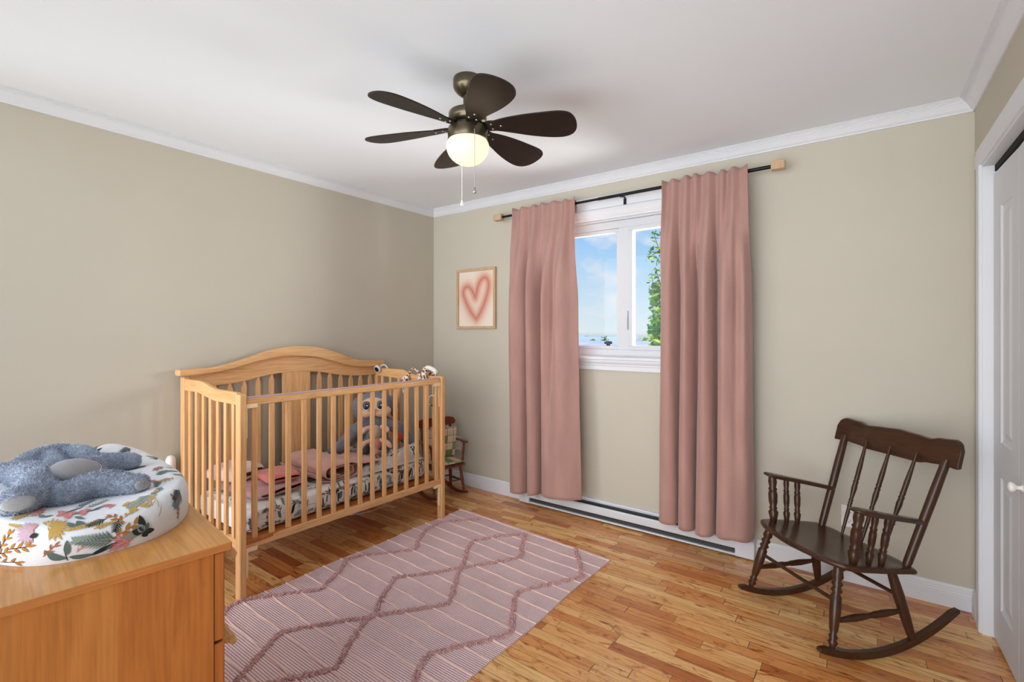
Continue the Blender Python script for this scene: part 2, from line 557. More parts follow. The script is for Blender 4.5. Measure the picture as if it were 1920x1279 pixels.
# left (far) leg, head
b.profile(KP, (W, DY0, 0), (W, DY0, DZ + .001), (-1, 0, 0), (0, 1, 0))
b.profile(KP, (W, DY0 + .09, DZ), (W, DY1 - .09, DZ), (-1, 0, 0), (0, 0, 1))
b.profile(KP, (W, DY1, 0), (W, DY1, DZ + .001), (-1, 0, 0), (0, -1, 0))
struct(b.build('trim_4', M['trim'], bevel=.0015))
b = MB()
b.box((W - .004, DY0 - .006, 0), (W + .115, DY0 + .0, DZ)); b.box((W - .004, DY1, DZ - .012), (W + .115, DY0, DZ))
b.box((W - .004, DY1, 0), (W + .115, DY1 + .006, DZ))
struct(b.build('trim_5', M['trim']))
# bifold closet door
door = struct(MB().box((W + .034, DY1 + .01, 2.030), (W + .058, DY0 - .01, 2.056)).build('door_1', M['gap']))
def leaf(y0, y1, x0, x1, cols):
    """moulded panel leaf between y0 (far) and y1 (near); x0, x1 = face distance at its two edges"""
    Mx = Matrix.Identity(4)
    d = V(x1 - x0, y1 - y0, 0); L = d.length; d.normalize()
    Mx = Matrix(((d.x, -d.y, 0, x0), (d.y, d.x, 0, y0), (0, 0, 1, 0), (0, 0, 0, 1)))
    # local: x along the leaf, y = out of the room side (+y towards closet?), z up
    b = MB(Mx)
    xs = [0]
    for a, c in cols: xs += [a, c]
    xs.append(L)
    zs = [.012, .17, .725, .87, 1.86, 2.018]
    panels = [(a, c, z0, z1) for a, c in cols for z0, z1 in ((.17, .725), (.87, 1.86))]
    n = (0, 0)
    def inpanel(xa, za):
        return any(a - 1e-6 <= xa < c - 1e-6 and z0 - 1e-6 <= za < z1 - 1e-6 for a, c, z0, z1 in panels)
    for i in range(len(xs) - 1):
        for j in range(len(zs) - 1):
            if inpanel(xs[i], zs[j]):
                continue
            b.add([V(xs[i], 0, zs[j]), V(xs[i + 1], 0, zs[j]), V(xs[i + 1], 0, zs[j + 1]), V(xs[i], 0, zs[j + 1])], [(0, 1, 2, 3)])
    for a, c, z0, z1 in panels:
        rings = []
        for ins, dep in ((0, 0), (.006, .006), (.018, .009), (.026, .009), (.050, .002)):
            rings.append([V(a + ins, dep, z0 + ins), V(c - ins, dep, z0 + ins), V(c - ins, dep, z1 - ins), V(a + ins, dep, z1 - ins)])
        for r0, r1 in zip(rings, rings[1:]):
            for k in range(4):
                b.add([r0[k], r0[(k + 1) % 4], r1[(k + 1) % 4], r1[k]], [(0, 1, 2, 3)])
        b.add(rings[-1], [(0, 1, 2, 3)])
    # edges and back
    T = .032
    b.add([V(0, 0, .012), V(0, 0, 2.018), V(0, T, 2.018), V(0, T, .012)], [(0, 1, 2, 3)])
    b.add([V(L, 0, .012), V(L, 0, 2.018), V(L, T, 2.018), V(L, T, .012)], [(0, 1, 2, 3)])
    b.add([V(0, 0, 2.018), V(L, 0, 2.018), V(L, T, 2.018), V(0, T, 2.018)], [(0, 1, 2, 3)])
    b.add([V(0, 0, .012), V(L, 0, .012), V(L, T, .012), V(0, T, .012)], [(0, 1, 2, 3)])
    b.add([V(0, T, .012), V(L, T, .012), V(L, T, 2.018), V(0, T, 2.018)], [(0, 1, 2, 3)])
    return b.build('door_leaf', M['door'], door, recalc=False)
lf = [leaf(-.209, -.583, W + .031, W + .038, [(.115, .285)]), leaf(-.586, -.955, W + .038, W + .031, [(.075, .29)]),
      leaf(-.960, -1.33, W + .031, W + .038, [(.085, .285)]), leaf(-1.333, -1.708, W + .038, W + .031, [(.085, .285)])]
kb = MB(); MX = Matrix.Translation((W + .038, -.640, .765)) @ Matrix.Rotation(R(-90), 4, 'Y')
kb.M = MX
kb.lathe([(0, .0), (.013, 0), (.013, .003), (.008, .006), (.007, .016), (.016, .024), (.019, .031), (.016, .037), (.007, .040), (0, .0405)], seg=20)
kb.build('door_knob', M['outlet'], lf[1])

# window: casing, stool, apron = trim; frame, sashes, glass = window_1
CW = .09
b = MB()
# head casing: a flat board, then a stepped moulding
b.box((WX0 - CW, -.018, 2.205), (WX1 + CW, 0, 2.292))
HP = [(0, .0), (.012, 0), (.014, .012), (.020, .018), (.020, .028), (.026, .040), (.030, .052), (.036, .060), (.036, .070), (.030, .074), (.018, .080), (0, .080)]
b.profile(HP, (WX0 - CW, 0, 2.126), (WX1 + CW, 0, 2.126), (0, -1, 0))
for s, x in ((-1, WX0), (1, WX1)):
    SP = [(0, 0), (.012, 0), (.018, .010), (.018, .06), (.024, .07), (.024, .088), (0, .09)]
    b.profile(SP, (x, 0, WZ0), (x, 0, 2.205), (0, -1, 0), (s, 0, 0))
# stool and apron
b.rbox((WX0 - CW - .02, -.045, 1.136), (WX1 + CW + .02, .035, 1.156), .004)
AP = [(0, 0), (.014, 0), (.016, .004), (.016, .030), (.020, .036), (.020, .044), (.030, .056), (.034, .066), (.034, .0755), (0, .0755)]
b.profile(AP, (WX0 - CW, 0, 1.060), (WX1 + CW, 0, 1.060), (0, -1, 0))
struct(b.build('trim_6', M['trim'], bevel=.001))
win = MB()
# jamb lining
for lo, hi in (((WX0, 0, WZ0), (WX0 + .012, .115, WZ1)), ((WX1 - .012, 0, WZ0), (WX1, .115, WZ1)),
               ((WX0, 0, WZ1 - .012), (WX1, .115, WZ1)), ((WX0, .02, WZ0 - .004), (WX1, .115, WZ0 + .012))):
    win.box(lo, hi)
# outer frame
FY0, FY1 = .030, .10
FX = [WX0 + .012, 1.795, 1.868, WX1 - .012]
win.box((FX[0], FY0, WZ0 + .012), (FX[3], FY1, 1.206))          # sill rail
win.box((FX[0], FY0, 2.062), (FX[3], FY1, WZ1 - .012))          # head rail
win.box((FX[0], FY0, 1.206), (FX[0] + .05, FY1, 2.062))
win.box((FX[3] - .05, FY0, 1.206), (FX[3], FY1, 2.062))
win.box((1.795, FY0, 1.206), (1.868, FY1, 2.062))               # mullion
wo = struct(win.build('window_1', M['vinyl'], bevel=.002))
def sash(x0, x1, z0, z1, w, y0, y1, nm):
    b = MB()
    b.box((x0, y0, z0), (x1, y1, z0 + w)); b.box((x0, y0, z1 - w), (x1, y1, z1))
    b.box((x0, y0, z0 + w), (x0 + w, y1, z1 - w)); b.box((x1 - w, y0, z0 + w), (x1, y1, z1 - w))
    return b.build(nm, M['vinyl'], wo, bevel=.003)
s1 = sash(FX[0] + .05, 1.795, 1.206, 2.062, .024, .046, .085, 'window_sash')
s2 = sash(1.868, FX[3] - .05, 1.206, 2.062, .030, .022, .080, 'window_sash')
mg, tg = newmat('window_glass', 0.0)
tg.n.remove(tg.bsdf)
tr = tg.node('ShaderNodeBsdfTransparent'); gl = tg.node('ShaderNodeBsdfGlossy', i_Roughness=.02)
mx = tg.node('ShaderNodeMixShader'); mx.inputs[0].default_value = .008
tg.to(tr.outputs[0], mx.inputs[1]); tg.to(gl.outputs[0], mx.inputs[2]); tg.to(mx.outputs[0], tg.n['Material Output'].inputs[0])
MB().box((FX[0] + .07, .062, 1.226), (1.775, .066, 2.042)).build('window_pane', mg, s1)
MB().box((1.892, .048, 1.232), (FX[3] - .076, .052, 2.038)).build('window_pane', mg, s2)
h = MB(); h.rbox((1.853, .012, 1.345), (1.867, .030, 1.475), .003); h.rbox((1.855, -.004, 1.36), (1.865, .014, 1.44), .003)
h.build('window_handle', M['vinyl'], s2)
# crank operator at the right sash's foot
h = MB(); h.rbox((2.14, .0, 1.168), (2.25, .030, 1.20), .006); h.tube([(2.19, .005, 1.19), (2.16, -.012, 1.205), (2.12, -.016, 1.20)], [.007, .006, .008], 10)
h.build('window_crank', M['vinyl'], wo)

# ------------------------------------------------------------------ light: sky with added rear fill, daylight at the window, fan lamp
w = bpy.data.worlds.new('sky'); scene.world = w; w.use_nodes = True
t = NT(w); t.n.clear()
out = t.node('ShaderNodeOutputWorld'); bg = t.node('ShaderNodeBackground')
tc = t.node('ShaderNodeTexCoord'); sp = t.node('ShaderNodeSeparateXYZ'); t.to(tc.outputs['Generated'], sp.inputs[0])
sky = t.ramp(sp.outputs[2], [(.0, srgb(222, 236, 242)), (.06, srgb(204, 228, 244)), (.20, srgb(150, 202, 248)), (1.0, srgb(104, 166, 240))])
mp = t.node('ShaderNodeMapping'); mp.inputs['Scale'].default_value = (3.4, 3.4, 7.5); mp.inputs['Location'].default_value = (.4, 0, 0.1); t.to(tc.outputs['Generated'], mp.inputs[0])
cn = t.noise(mp.outputs[0], 1.7, 6, .55)
cm = t.ramp(cn.outputs[0], [(.54, (0, 0, 0, 1)), (.70, (.85, .85, .85, 1))])
front = t.mix(cm, sky, srgb(243, 240, 242))
# bright fill lobe added to the sky behind the camera to brighten the room
sc_ = t.node('ShaderNodeVectorMath', operation='MULTIPLY'); t.to(tc.outputs['Generated'], sc_.inputs[0]); sc_.inputs[1].default_value = (.78, 1, .60)
nm_ = t.node('ShaderNodeVectorMath', operation='NORMALIZE'); t.to(sc_.outputs[0], nm_.inputs[0])
dt = t.node('ShaderNodeVectorMath', operation='DOT_PRODUCT'); t.to(nm_.outputs[0], dt.inputs[0]); dt.inputs[1].default_value = V(.045, -.98, -.08).normalized()
bk = t.ramp(dt.outputs['Value'], [(.74, (0, 0, 0, 1)), (.96, (1, 1, 1, 1))], 'EASE')
BACK = 5.3
c2 = t.mix(bk, front, (BACK * .955, BACK * .99, BACK * 1.035, 1))
gr = t.ramp(t.math('ADD', sp.outputs[2], .5), [(.47, (1, 1, 1, 1)), (.5, (0, 0, 0, 1))])
ground = t.mix(bk, srgb(150, 152, 140), (BACK * .96, BACK * 1.01, BACK * 1.07, 1))  # the added fill lobe carries on below the horizon
t.to(t.mix(gr, c2, ground), bg.inputs[0]); bg.inputs[1].default_value = 1.08
t.to(bg.outputs[0], out.inputs[0])

def lamp(name, kind, loc, target, energy, color=(1, 1, 1), **k):
    l = bpy.data.lights.new(name, kind); l.energy = energy; l.color = color
    for a, v in k.items(): setattr(l, a, v)
    o = bpy.data.objects.new(name, l); o.location = loc
    o.rotation_euler = (Vector(target) - Vector(loc)).to_track_quat('-Z', 'Y').to_euler()
    col.objects.link(o); return o
lamp('daylight', 'AREA', (3.1, 1.5, 1.35), (1.2, -1.2, 1.5), 350, (1.0, 1.0, 1.0), shape='RECTANGLE', size=1.7, size_y=2.0)
lamp('sun', 'SUN', (9, 6, 9), (2.0, 5.6, 4.5), 1.6, (1, .95, .86), angle=R(2))
# ------------------------------------------------------------------ curtains and rod
m, t = newmat('blush_curtain_weave', .85, None, 0, .2)
v = t.coords('Object', (1, 1, 1))
n1 = t.noise(t.coords('Object', (5, 5, 1.2)), 3, 4)
wx_ = t.noise(t.coords('Object', (900, 900, 60)), 1, 2); wz_ = t.noise(t.coords('Object', (60, 60, 900)), 1, 2)
wv = t.math('ADD', wx_.outputs[0], wz_.outputs[0])
base = t.ramp(n1.outputs[0], [(.3, srgb(170, 131, 121)), (.7, srgb(183, 142, 131))])
t.to(t.mix(1.0, base, t.ramp(t.math('MULTIPLY', wv, .5), [(.35, (.9, .9, .9, 1)), (.65, (1, 1, 1, 1))]), 'MULTIPLY'), t.bsdf.inputs['Base Color'])
t.bsdf.inputs['Sheen Weight'].default_value = .25
t.bump(wv, .15, .002)
M['curtain'] = m
def fold_curve(pts, n=160):
    c = catmull([V(x, y, 0) for x, y in pts], 10)
    L = [0]
    for a, b in zip(c, c[1:]): L.append(L[-1] + (b - a).length)
    out = []
    j = 0
    for k in range(n + 1):
        s = L[-1] * k / n
        while j < len(c) - 2 and L[j + 1] < s: j += 1
        q = (s - L[j]) / max(1e-9, L[j + 1] - L[j])
        out.append(c[j].lerp(c[j + 1], q))
    return out
def curtain(top, mid, bot, zb, label, name='curtain', seed=1):
    ct, cm_, cb_ = fold_curve(top), fold_curve(mid), fold_curve(bot)
    Z0 = 2.276
    def fn(u, v):
        k = int(round(u * 160))
        z = Z0 + (interp(zb, u) - Z0) * v
        if v < .36: p = ct[k].lerp(cm_[k], smooth01(v / .36) )
        else: p = cm_[k].lerp(cb_[k], smooth01((v - .36) / .64) * .6 + .4 * (v - .36) / .64)
        p = p.copy()
        p.y = -.07 + (p.y + .07) * (1.0 + 1.05 * smooth01((v - .03) / .25))
        # pocket seam pinch and small fabric waviness
        d = (z - 2.188) / .006
        p.y += .004 * math.exp(-d * d)
        p.y += .004 * noise.noise(V(p.x * 7, z * 2.2, seed))
        p.x += .003 * noise.noise(V(p.x * 5, z * 1.6, seed + 9))
        zz = z + (.010 * noise.noise(V(u * 14, seed, 3)) - (p.y + .119) * .35) * max(0, 1 - v / .03)
        return V(p.x, p.y, zz)
    b = MB()
    b.grid(fn, 160, 90)
    o = b.build(name, M['curtain'], None, solid=.0022, recalc=False)
    tag(o, label, 'curtain', 'pair of pink window curtains')
    # back layer of the rod pocket
    b = MB()
    def fb(u, v):
        k = int(round((.03 + .94 * u) * 160)); p = ct[k]
        return V(p.x, -.083 - (p.y + .11) * -.25 + (-.012) * (1 - smooth01(v * 5)), Z0 - .004 - .086 * v)
    b.grid(fb, 160, 8)
    b.build('rod_pocket', M['curtain'], o, solid=.002, recalc=False)
    # hem fold
    return o
def ripples(x0, x1, n, amp, y=-.119):
    pts = []
    for i in range(2 * n + 1):
        s = i / (2 * n)
        jit = .35 * math.sin(i * 2.3)
        pts.append((x0 + (x1 - x0) * (s + .012 * math.sin(i * 5.1)), y + (amp if i % 2 else -amp) * (1 + jit)))
    return pts
curtain(ripples(.992, 1.547, 6, .013, -.131),
        [(.968, -.09), (.99, -.125), (1.04, -.13), (1.095, -.112), (1.118, -.080), (1.135, -.084), (1.165, -.138), (1.205, -.135), (1.235, -.095), (1.250, -.076), (1.275, -.085), (1.300, -.14), (1.345, -.125), (1.375, -.110), (1.42, -.150), (1.47, -.150), (1.52, -.12), (1.566, -.105)],
        [(.966, -.085), (.985, -.112), (1.03, -.127), (1.09, -.122), (1.113, -.10), (1.122, -.074), (1.140, -.074), (1.152, -.117), (1.19, -.137), (1.235, -.132), (1.252, -.112), (1.260, -.074), (1.280, -.072), (1.290, -.125), (1.36, -.152), (1.45, -.152), (1.54, -.137), (1.602, -.115)],
        [(0, .098), (.25, .112), (.31, .108), (.5, .145), (1, .165)], 'blush pink curtain panel hanging left of the window beside the heart picture', seed=2)
curtain(ripples(2.157, 2.644, 7, .014, -.132),
        [(2.142, -.09), (2.165, -.122), (2.215, -.13), (2.245, -.10), (2.262, -.078), (2.280, -.11), (2.315, -.14), (2.350, -.115), (2.368, -.082), (2.388, -.11), (2.425, -.15), (2.462, -.125), (2.476, -.085), (2.492, -.105), (2.53, -.155), (2.575, -.145), (2.600, -.13), (2.64, -.14), (2.668, -.095)],
        [(2.129, -.085), (2.15, -.115), (2.20, -.125), (2.243, -.112), (2.251, -.076), (2.262, -.080), (2.270, -.125), (2.31, -.142), (2.35, -.122), (2.357, -.080), (2.366, -.084), (2.374, -.130), (2.42, -.152), (2.47, -.136), (2.480, -.084), (2.490, -.088), (2.497, -.140), (2.54, -.166), (2.60, -.160), (2.66, -.142), (2.68, -.09)],
        [(0, .138), (.18, .146), (.4, .138), (.42, .130), (.62, .148), (.85, .172), (1, .155)], 'blush pink curtain panel hanging right of the window nearest the dark rocking chair', seed=5)

rod = empty('curtain_rod', (1.81, -.10, 2.252))
tag(rod, 'thin black curtain rod with square wooden ends above the window', 'curtain rod')
rm = Matrix.Translation((-1.81, .10, -2.252))
def rz_(x): return 2.243 + (x - .867) / (2.764 - .867) * .016
b = MB(rm); b.tube([(.86, -.10, rz_(.86)), (1.74, -.10, rz_(1.74))], .0085, 14); b.build('rod_pole', M['black'], rod)
b = MB(rm); b.tube([(1.70, -.10, rz_(1.70)), (2.77, -.10, rz_(2.77))], .0108, 14); b.build('rod_sleeve', M['black'], rod)
for x0, x1 in ((.792, .868), (2.762, 2.830)):
    b = MB(rm); z = rz_((x0 + x1) / 2); b.rbox((x0, -.124, z - .024), (x1, -.076, z + .024), .003); b.build('finial', M['oak'], rod)
for x, lab in ((1.861, 0),):
    b = MB(rm); z = rz_(x)
    b.tube([(x, -.019, z - .045), (x, -.019, z - .005), (x, -.026, z + .004), (x, -.10, z - .010)], .005, 10)
    b.tube([(x + .0, -.10 + .013 * math.sin(a), z - .0 - .013 * math.cos(a)) for a in [k * PI / 8 - PI / 2 for k in range(9)]], .003, 8)
    b.box((x - .010, -.0215, z - .060), (x + .010, -.018, z - .005))
    b.build('rod_bracket', M['black'], rod)

# ------------------------------------------------------------------ heart picture
pic = empty('framed_picture', (.519, -.0005, 1.6135))
tag(pic, 'pale wood framed print of an airbrushed pink heart on the back wall', 'picture')
hw, hh_ = .215, .2565
b = MB()
fw = .022
b.box((-hw, -.026, -hh_), (hw, -.002, -hh_ + fw)); b.box((-hw, -.026, hh_ - fw), (hw, -.002, hh_))
b.box((-hw, -.026, -hh_ + fw), (-hw + fw, -.002, hh_ - fw)); b.box((hw - fw, -.026, -hh_ + fw), (hw, -.002, hh_ - fw))
b.build('picture_frame', M['oak'], pic, bevel=.0015)
HP_ = [(405, 950), (330, 840), (262, 690), (226, 570), (235, 492), (280, 458), (325, 485), (362, 550), (390, 628), (407, 560), (428, 460), (468, 362), (520, 323), (560, 360), (572, 450), (552, 580), (510, 725), (455, 865), (405, 950)]
def hmap(x, y):
    s = (x - 163) / 478; tp = 245 - 40 * s
    tt = (1057 - y) / (1057 - tp)
    return ((s - .5) * 2 * (hw - fw), (tt - .5) * 2 * (hh_ - fw))
hc = catmull([V(*hmap(*p), 0) for p in HP_[:9]], 10)[:-1] + catmull([V(*hmap(*p), 0) for p in HP_[8:]], 10)
NX, NZ = 48, 58
me = bpy.data.meshes.new('print')
vs = []; cols = []
for j in range(NZ + 1):
    for i in range(NX + 1):
        x = (i / NX * 2 - 1) * (hw - fw); z = (j / NZ * 2 - 1) * (hh_ - fw)
        vs.append((x, -.0125, z))
        q = V(x, z, 0); d = 9
        for a_, b_ in zip(hc, hc[1:]):
            e = b_ - a_; tt = max(0, min(1, (q - a_).dot(e) / max(1e-9, e.length_squared)))
            d = min(d, (q - a_ - e * tt).length)
        g1_ = math.exp(-(d / .030) ** 2); g2_ = math.exp(-(d / .062) ** 2)
        c0 = Vector(srgb(232, 219, 204)[:3]); c1 = Vector(srgb(219, 164, 134)[:3]); c2_ = Vector(srgb(205, 124, 108)[:3])
        cc = c0.lerp(c1, g2_ * .75); cc = cc.lerp(c2_, g1_ * .8)
        cols.append((cc.x, cc.y, cc.z, 1))
fs = [(j * (NX + 1) + i, j * (NX + 1) + i + 1, (j + 1) * (NX + 1) + i + 1, (j + 1) * (NX + 1) + i) for j in range(NZ) for i in range(NX)]
me.from_pydata(vs, [], fs)
ca = me.color_attributes.new('ink', 'FLOAT_COLOR', 'POINT')
for k, cc in enumerate(cols): ca.data[k].color = cc
mp_, tp_ = newmat('airbrush_print', .6)
an = tp_.node('ShaderNodeVertexColor', layer_name='ink'); tp_.to(an.outputs[0], tp_.bsdf.inputs['Base Color'])
me.materials.append(mp_)
for p in me.polygons: p.use_smooth = True
art = link(bpy.data.objects.new('print', me), pic)
b = MB(); b.tube([V(p.x, -.0128, p.y) for p in hc], .0011, 6)
b.build('heart_line', plain('heart_ink', srgb(126, 84, 88), .6), art)
b = MB(); b.box((-hw + fw - .004, -.012, -hh_ + fw - .004), (hw - fw + .004, -.003, hh_ - fw + .004)); b.build('backing_board', M['oak'], pic)

# ------------------------------------------------------------------ baseboard heater
HX0, HX1 = 1.013, 2.668
ht = empty('baseboard_heater', (HX0, 0, 0))
tag(ht, 'long white electric baseboard heater under the window', 'heater')
hm = Matrix.Translation((-HX0, 0, 0))
b = MB(hm)
b.profile([(0, .012), (.012, .012), (.012, .118), (.016, .122), (.014, .134), (0, .136)], (HX0, -.0005, 0), (HX1, -.0005, 0), (0, -1, 0))
b.profile([(.004, .012), (.070, .012), (.072, .015), (.068, .021), (.060, .022), (.004, .022)], (HX0, 0, 0), (HX1, 0, 0), (0, -1, 0))
b.build('heater_back', M['heater'], ht)
b = MB(hm)
b.profile([(.062, .052), (.066, .053), (.068, .062), (.068, .096), (.062, .105), (.058, .105), (.064, .095), (.064, .062), (.062, .056)], (HX0, 0, 0), (HX1, 0, 0), (0, -1, 0))
b.build('front_panel', M['heater'], ht)
for x0, x1 in ((HX0 - .001, HX0 + .088), (HX1 - .10, HX1 + .001)):
    b = MB(hm)
    b.profile([(.012, .010), (.0705, .010), (.0725, .016), (.070, .10), (.064, .1105), (.012, .122)], (x0, 0, 0), (x1, 0, 0), (0, -1, 0))
    b.build('end_cap', M['heater'], ht)
b = MB(hm)
b.profile([(.012, .112), (.058, .100), (.058, .098), (.012, .110)], (HX0 + .088, 0, 0), (HX1 - .10, 0, 0), (0, -1, 0))
b.profile([(.050, .020), (.054, .020), (.056, .058), (.050, .058)], (HX0 + .088, 0, 0), (HX1 - .10, 0, 0), (0, -1, 0))
b.build('grille', M['grille'], ht)
b, b2_ = MB(hm), MB(hm)
x = HX0 + .10
while x < HX1 - .11:
    b.box((x, -.0585, .043), (x + .008, -.0495, .052)); b2_.box((x, -.040, .1063), (x + .006, -.030, .1088))
    x += .0165
for q_b in (b, b2_): q_b.build('grille_hole', M['gap'], ht)['kind'] = 'stuff'

# ------------------------------------------------------------------ wall outlets
def outlet(x, z, label):
    e = empty('wall_outlet', (x, 0, z)); tag(e, label, 'outlet')
    b = MB(); b.rbox((-.035, -.006, -.0575), (.035, .0005, .0575), .003); b.build('cover_plate', M['outlet'], e)
    for s in (-1, 1):
        b = MB(); b.rbox((-.0165, -.0085, s * .02 - .0145), (.0165, -.005, s * .02 + .0145), .003); r_ = b.build('receptacle', M['outlet'], e)
        b = MB(); zc = s * .02
        b.box((-.008, -.0092, zc - .002), (-.006, -.0083, zc + .007)); b.box((.006, -.0092, zc - .002), (.008, -.0083, zc + .006))
        b.box((-.002, -.0092, zc - .010), (.002, -.0083, zc - .006)); b.build('slot', M['gap'], r_)
    return e
outlet(3.117, .346, 'white wall outlet seen behind the dark rocking chair')
outlet(.300, .352, 'white wall outlet behind the small red rocking chair')

# ------------------------------------------------------------------ ceiling fan
FC = V(1.776, -1.548, 0)
fan = empty('ceiling_fan', (FC.x, FC.y, H)); zo = -H
tag(fan, 'six bladed dark brown ceiling fan with a lit frosted globe', 'ceiling fan')
b = MB()
b.lathe([(0, 2.4399 + zo), (.062, 2.4399 + zo), (.064, 2.434 + zo), (.064, 2.405 + zo), (.060, 2.392 + zo), (.046, 2.376 + zo), (.032, 2.366 + zo), (.026, 2.362 + zo), (0, 2.362 + zo)], seg=48)
b.build('canopy', M['pewter'], fan)
b = MB(); b.lathe([(.02, 2.363 + zo), (.02, 2.30 + zo), (.03, 2.296 + zo), (.078, 2.292 + zo), (.083, 2.286 + zo), (.083, 2.256 + zo), (.079, 2.252 + zo), (.079, 2.246 + zo), (0, 2.244 + zo)], seg=48)
b.build('motor_housing', M['pewter'], fan)
b = MB(); b.lathe([(0, 2.245 + zo), (.066, 2.245 + zo), (.066, 2.226 + zo), (0, 2.226 + zo)], seg=40); b.build('flywheel', M['black'], fan)
b = MB(); b.lathe([(0, 2.2255 + zo), (.074, 2.2255 + zo), (.084, 2.222 + zo), (.087, 2.214 + zo), (.087, 2.172 + zo), (.085, 2.168 + zo), (0, 2.166 + zo)], seg=48)
b.build('light_kit', M['pewter'], fan)
mg2, t2 = newmat('lit_frosted_globe', .35, srgb(150, 144, 132), 0, .2)
t2.bsdf.inputs['Emission Color'].default_value = (1, .77, .50, 1); t2.bsdf.inputs['Emission Strength'].default_value = 1.25
b = MB()
gp = [(.080, 2.170)]
for k in range(0, 13):
    a = R(25) - k * R(115) / 12
    gp.append((.0935 * math.cos(a) if k < 12 else 0, 2.143 + (.058 if a > 0 else .082) * math.sin(a)))
b.lathe([(r, z + zo) for r, z in gp], seg=48)
b.build('globe', mg2, fan)
# blades
out_pts = [(.085, .026), (.13, .032), (.19, .052), (.27, .078), (.35, .095), (.41, .098), (.448, .084), (.468, .056), (.474, .020), (.468, -.020), (.448, -.050), (.405, -.064), (.33, -.062), (.25, -.055), (.17, -.042), (.12, -.030), (.085, -.026)]
bl = [(p.x, p.y) for p in catmull([V(x, y, 0) for x, y in out_pts], 5)]
pitch = math.tan(R(13))
for k in range(6):
    a = R(-38 + 60 * k)
    RM = Matrix.Rotation(a, 4, 'Z')
    b = MB(RM)
    zb_ = 2.222 + zo
    def bz(x, y): return zb_ - y * pitch - .012 * smooth01((x - .1) / .36)
    # blade body: outline fan triangulated in strips
    n = len(bl)
    vt = [V(x, y, bz(x, y) + .0028) for x, y in bl]; vb = [V(x, y, bz(x, y) - .0028) for x, y in bl]
    half = n // 2
    b.add(vt + vb, [(i, i + 1, n - 2 - i, n - 1 - i) for i in range(half)] +
          [tuple(n + q for q in (i, n - 1 - i, n - 2 - i, i + 1)) for i in range(half)] +
          [(i, n + i, n + (i + 1) % n, (i + 1) % n) for i in range(n)], False)
    bo = b.build('blade', M['blade'], fan)
    b = MB(RM)
    b.add([V(.05, -.016, zb_ + .002), V(.05, .016, zb_ + .002), V(.10, .026, bz(.1, .026) + .003), V(.15, .022, bz(.15, .022) + .003), V(.17, 0, bz(.17, 0) + .003), V(.15, -.022, bz(.15, -.022) + .003), V(.10, -.026, bz(.1, -.026) + .003)], [(0, 1, 2, 3, 4, 5, 6)])
    b.add([V(.05, -.016, zb_ + .006), V(.05, .016, zb_ + .006), V(.10, .026, bz(.1, .026) + .008), V(.15, .022, bz(.15, .022) + .008), V(.17, 0, bz(.17, 0) + .008), V(.15, -.022, bz(.15, -.022) + .008), V(.10, -.026, bz(.1, -.026) + .008)], [(0, 1, 2, 3, 4, 5, 6)])
    for q in range(7):
        pass
    b.build('blade_bracket', M['pewter'], bo)
    for sx, sy in ((.110, .016), (.110, -.016), (.150, .0)):
        b = MB(RM); b.ico((sx, sy, bz(sx, sy) - .003), .0052, 2, (1, 1, .55)); b.build('screw', M['chrome'], bo)
# pull chains
def chain(x, y, z0, z1, bead, mat, nm):
    b = MB(); x -= FC.x; y -= FC.y
    b.tube([(x, y, z0 + zo), (x, y, z1 + .02 + zo)], .0012, 6)
    for k in range(int((z0 - z1) / .008)):
        b.ico((x, y, z0 - k * .008 + zo), .0019, 1)
    o = b.build(nm, mat, fan)
    b = MB(); b.lathe([(0, .028), (.003, .026), (.005, .016), (.0085, .006), (.0085, .002), (.006, 0), (0, 0)], (x, y, z1 - .008 + zo), 14)
    b.build('chain_pendant', bead, o)
chain(1.7015, -1.503, 2.172, 1.913, M['outlet'], M['outlet'], 'pull_chain')
b = MB(); b.tube([(.070, -.043, 2.182 + zo), (.083, -.051, 2.182 + zo)], .004, 8); b.build('chain_outlet', M['pewter'], fan)
chain(1.859, -1.599, 2.182, 1.921, M['chrome'], M['chrome'], 'pull_chain')

# ------------------------------------------------------------------ rug
m, t = newmat('pink_woven_cotton', .95, None, 0, .15)
tc = t.node('ShaderNodeTexCoord'); sp = t.node('ShaderNodeSeparateXYZ'); t.to(tc.outputs['Object'], sp.inputs[0])
rib = t.math('MULTIPLY_ADD', t.math('SINE', t.math('MULTIPLY', sp.outputs[1], 2 * PI / .0105)), .5, .5)
kn = t.math('MULTIPLY_ADD', t.math('SINE', t.math('ADD', t.math('MULTIPLY', sp.outputs[0], 2 * PI / .011), t.math('MULTIPLY', t.math('FLOOR', t.math('DIVIDE', sp.outputs[1], .0105)), PI))), .5, .5)
nz = t.noise(tc.outputs['Object'], 260, 3)
big = t.noise(tc.outputs['Object'], 5, 3)
cA = t.ramp(big.outputs[0], [(.3, srgb(230, 206, 206)), (.7, srgb(240, 216, 214))])
shade = t.ramp(t.math('MULTIPLY', rib, t.math('MULTIPLY_ADD', kn, .45, .55)), [(0, (.46, .36, .38, 1)), (.28, (.92, .90, .92, 1)), (.7, (1.15, 1.15, 1.15, 1))])
cB = t.mix(1.0, cA, shade, 'MULTIPLY')
cB = t.mix(.5, cB, t.ramp(nz.outputs[0], [(.3, (.78, .74, .75, 1)), (.7, (1.2, 1.18, 1.18, 1))]), 'MULTIPLY')
t.to(cB, t.bsdf.inputs['Base Color'])
t.bump(t.math('MULTIPLY', rib, t.math('MULTIPLY_ADD', kn, .5, .5)), .6, .004)
M['rug'] = m
M['rug_cord'] = fabric('rug_peach_cord', srgb(244, 208, 196), .08, 300)
M['rug_tuft'] = fabric('rug_rose_tuft', srgb(220, 170, 165), .2, 300, nscale=60)
RY0, RY1 = -.455, -2.46
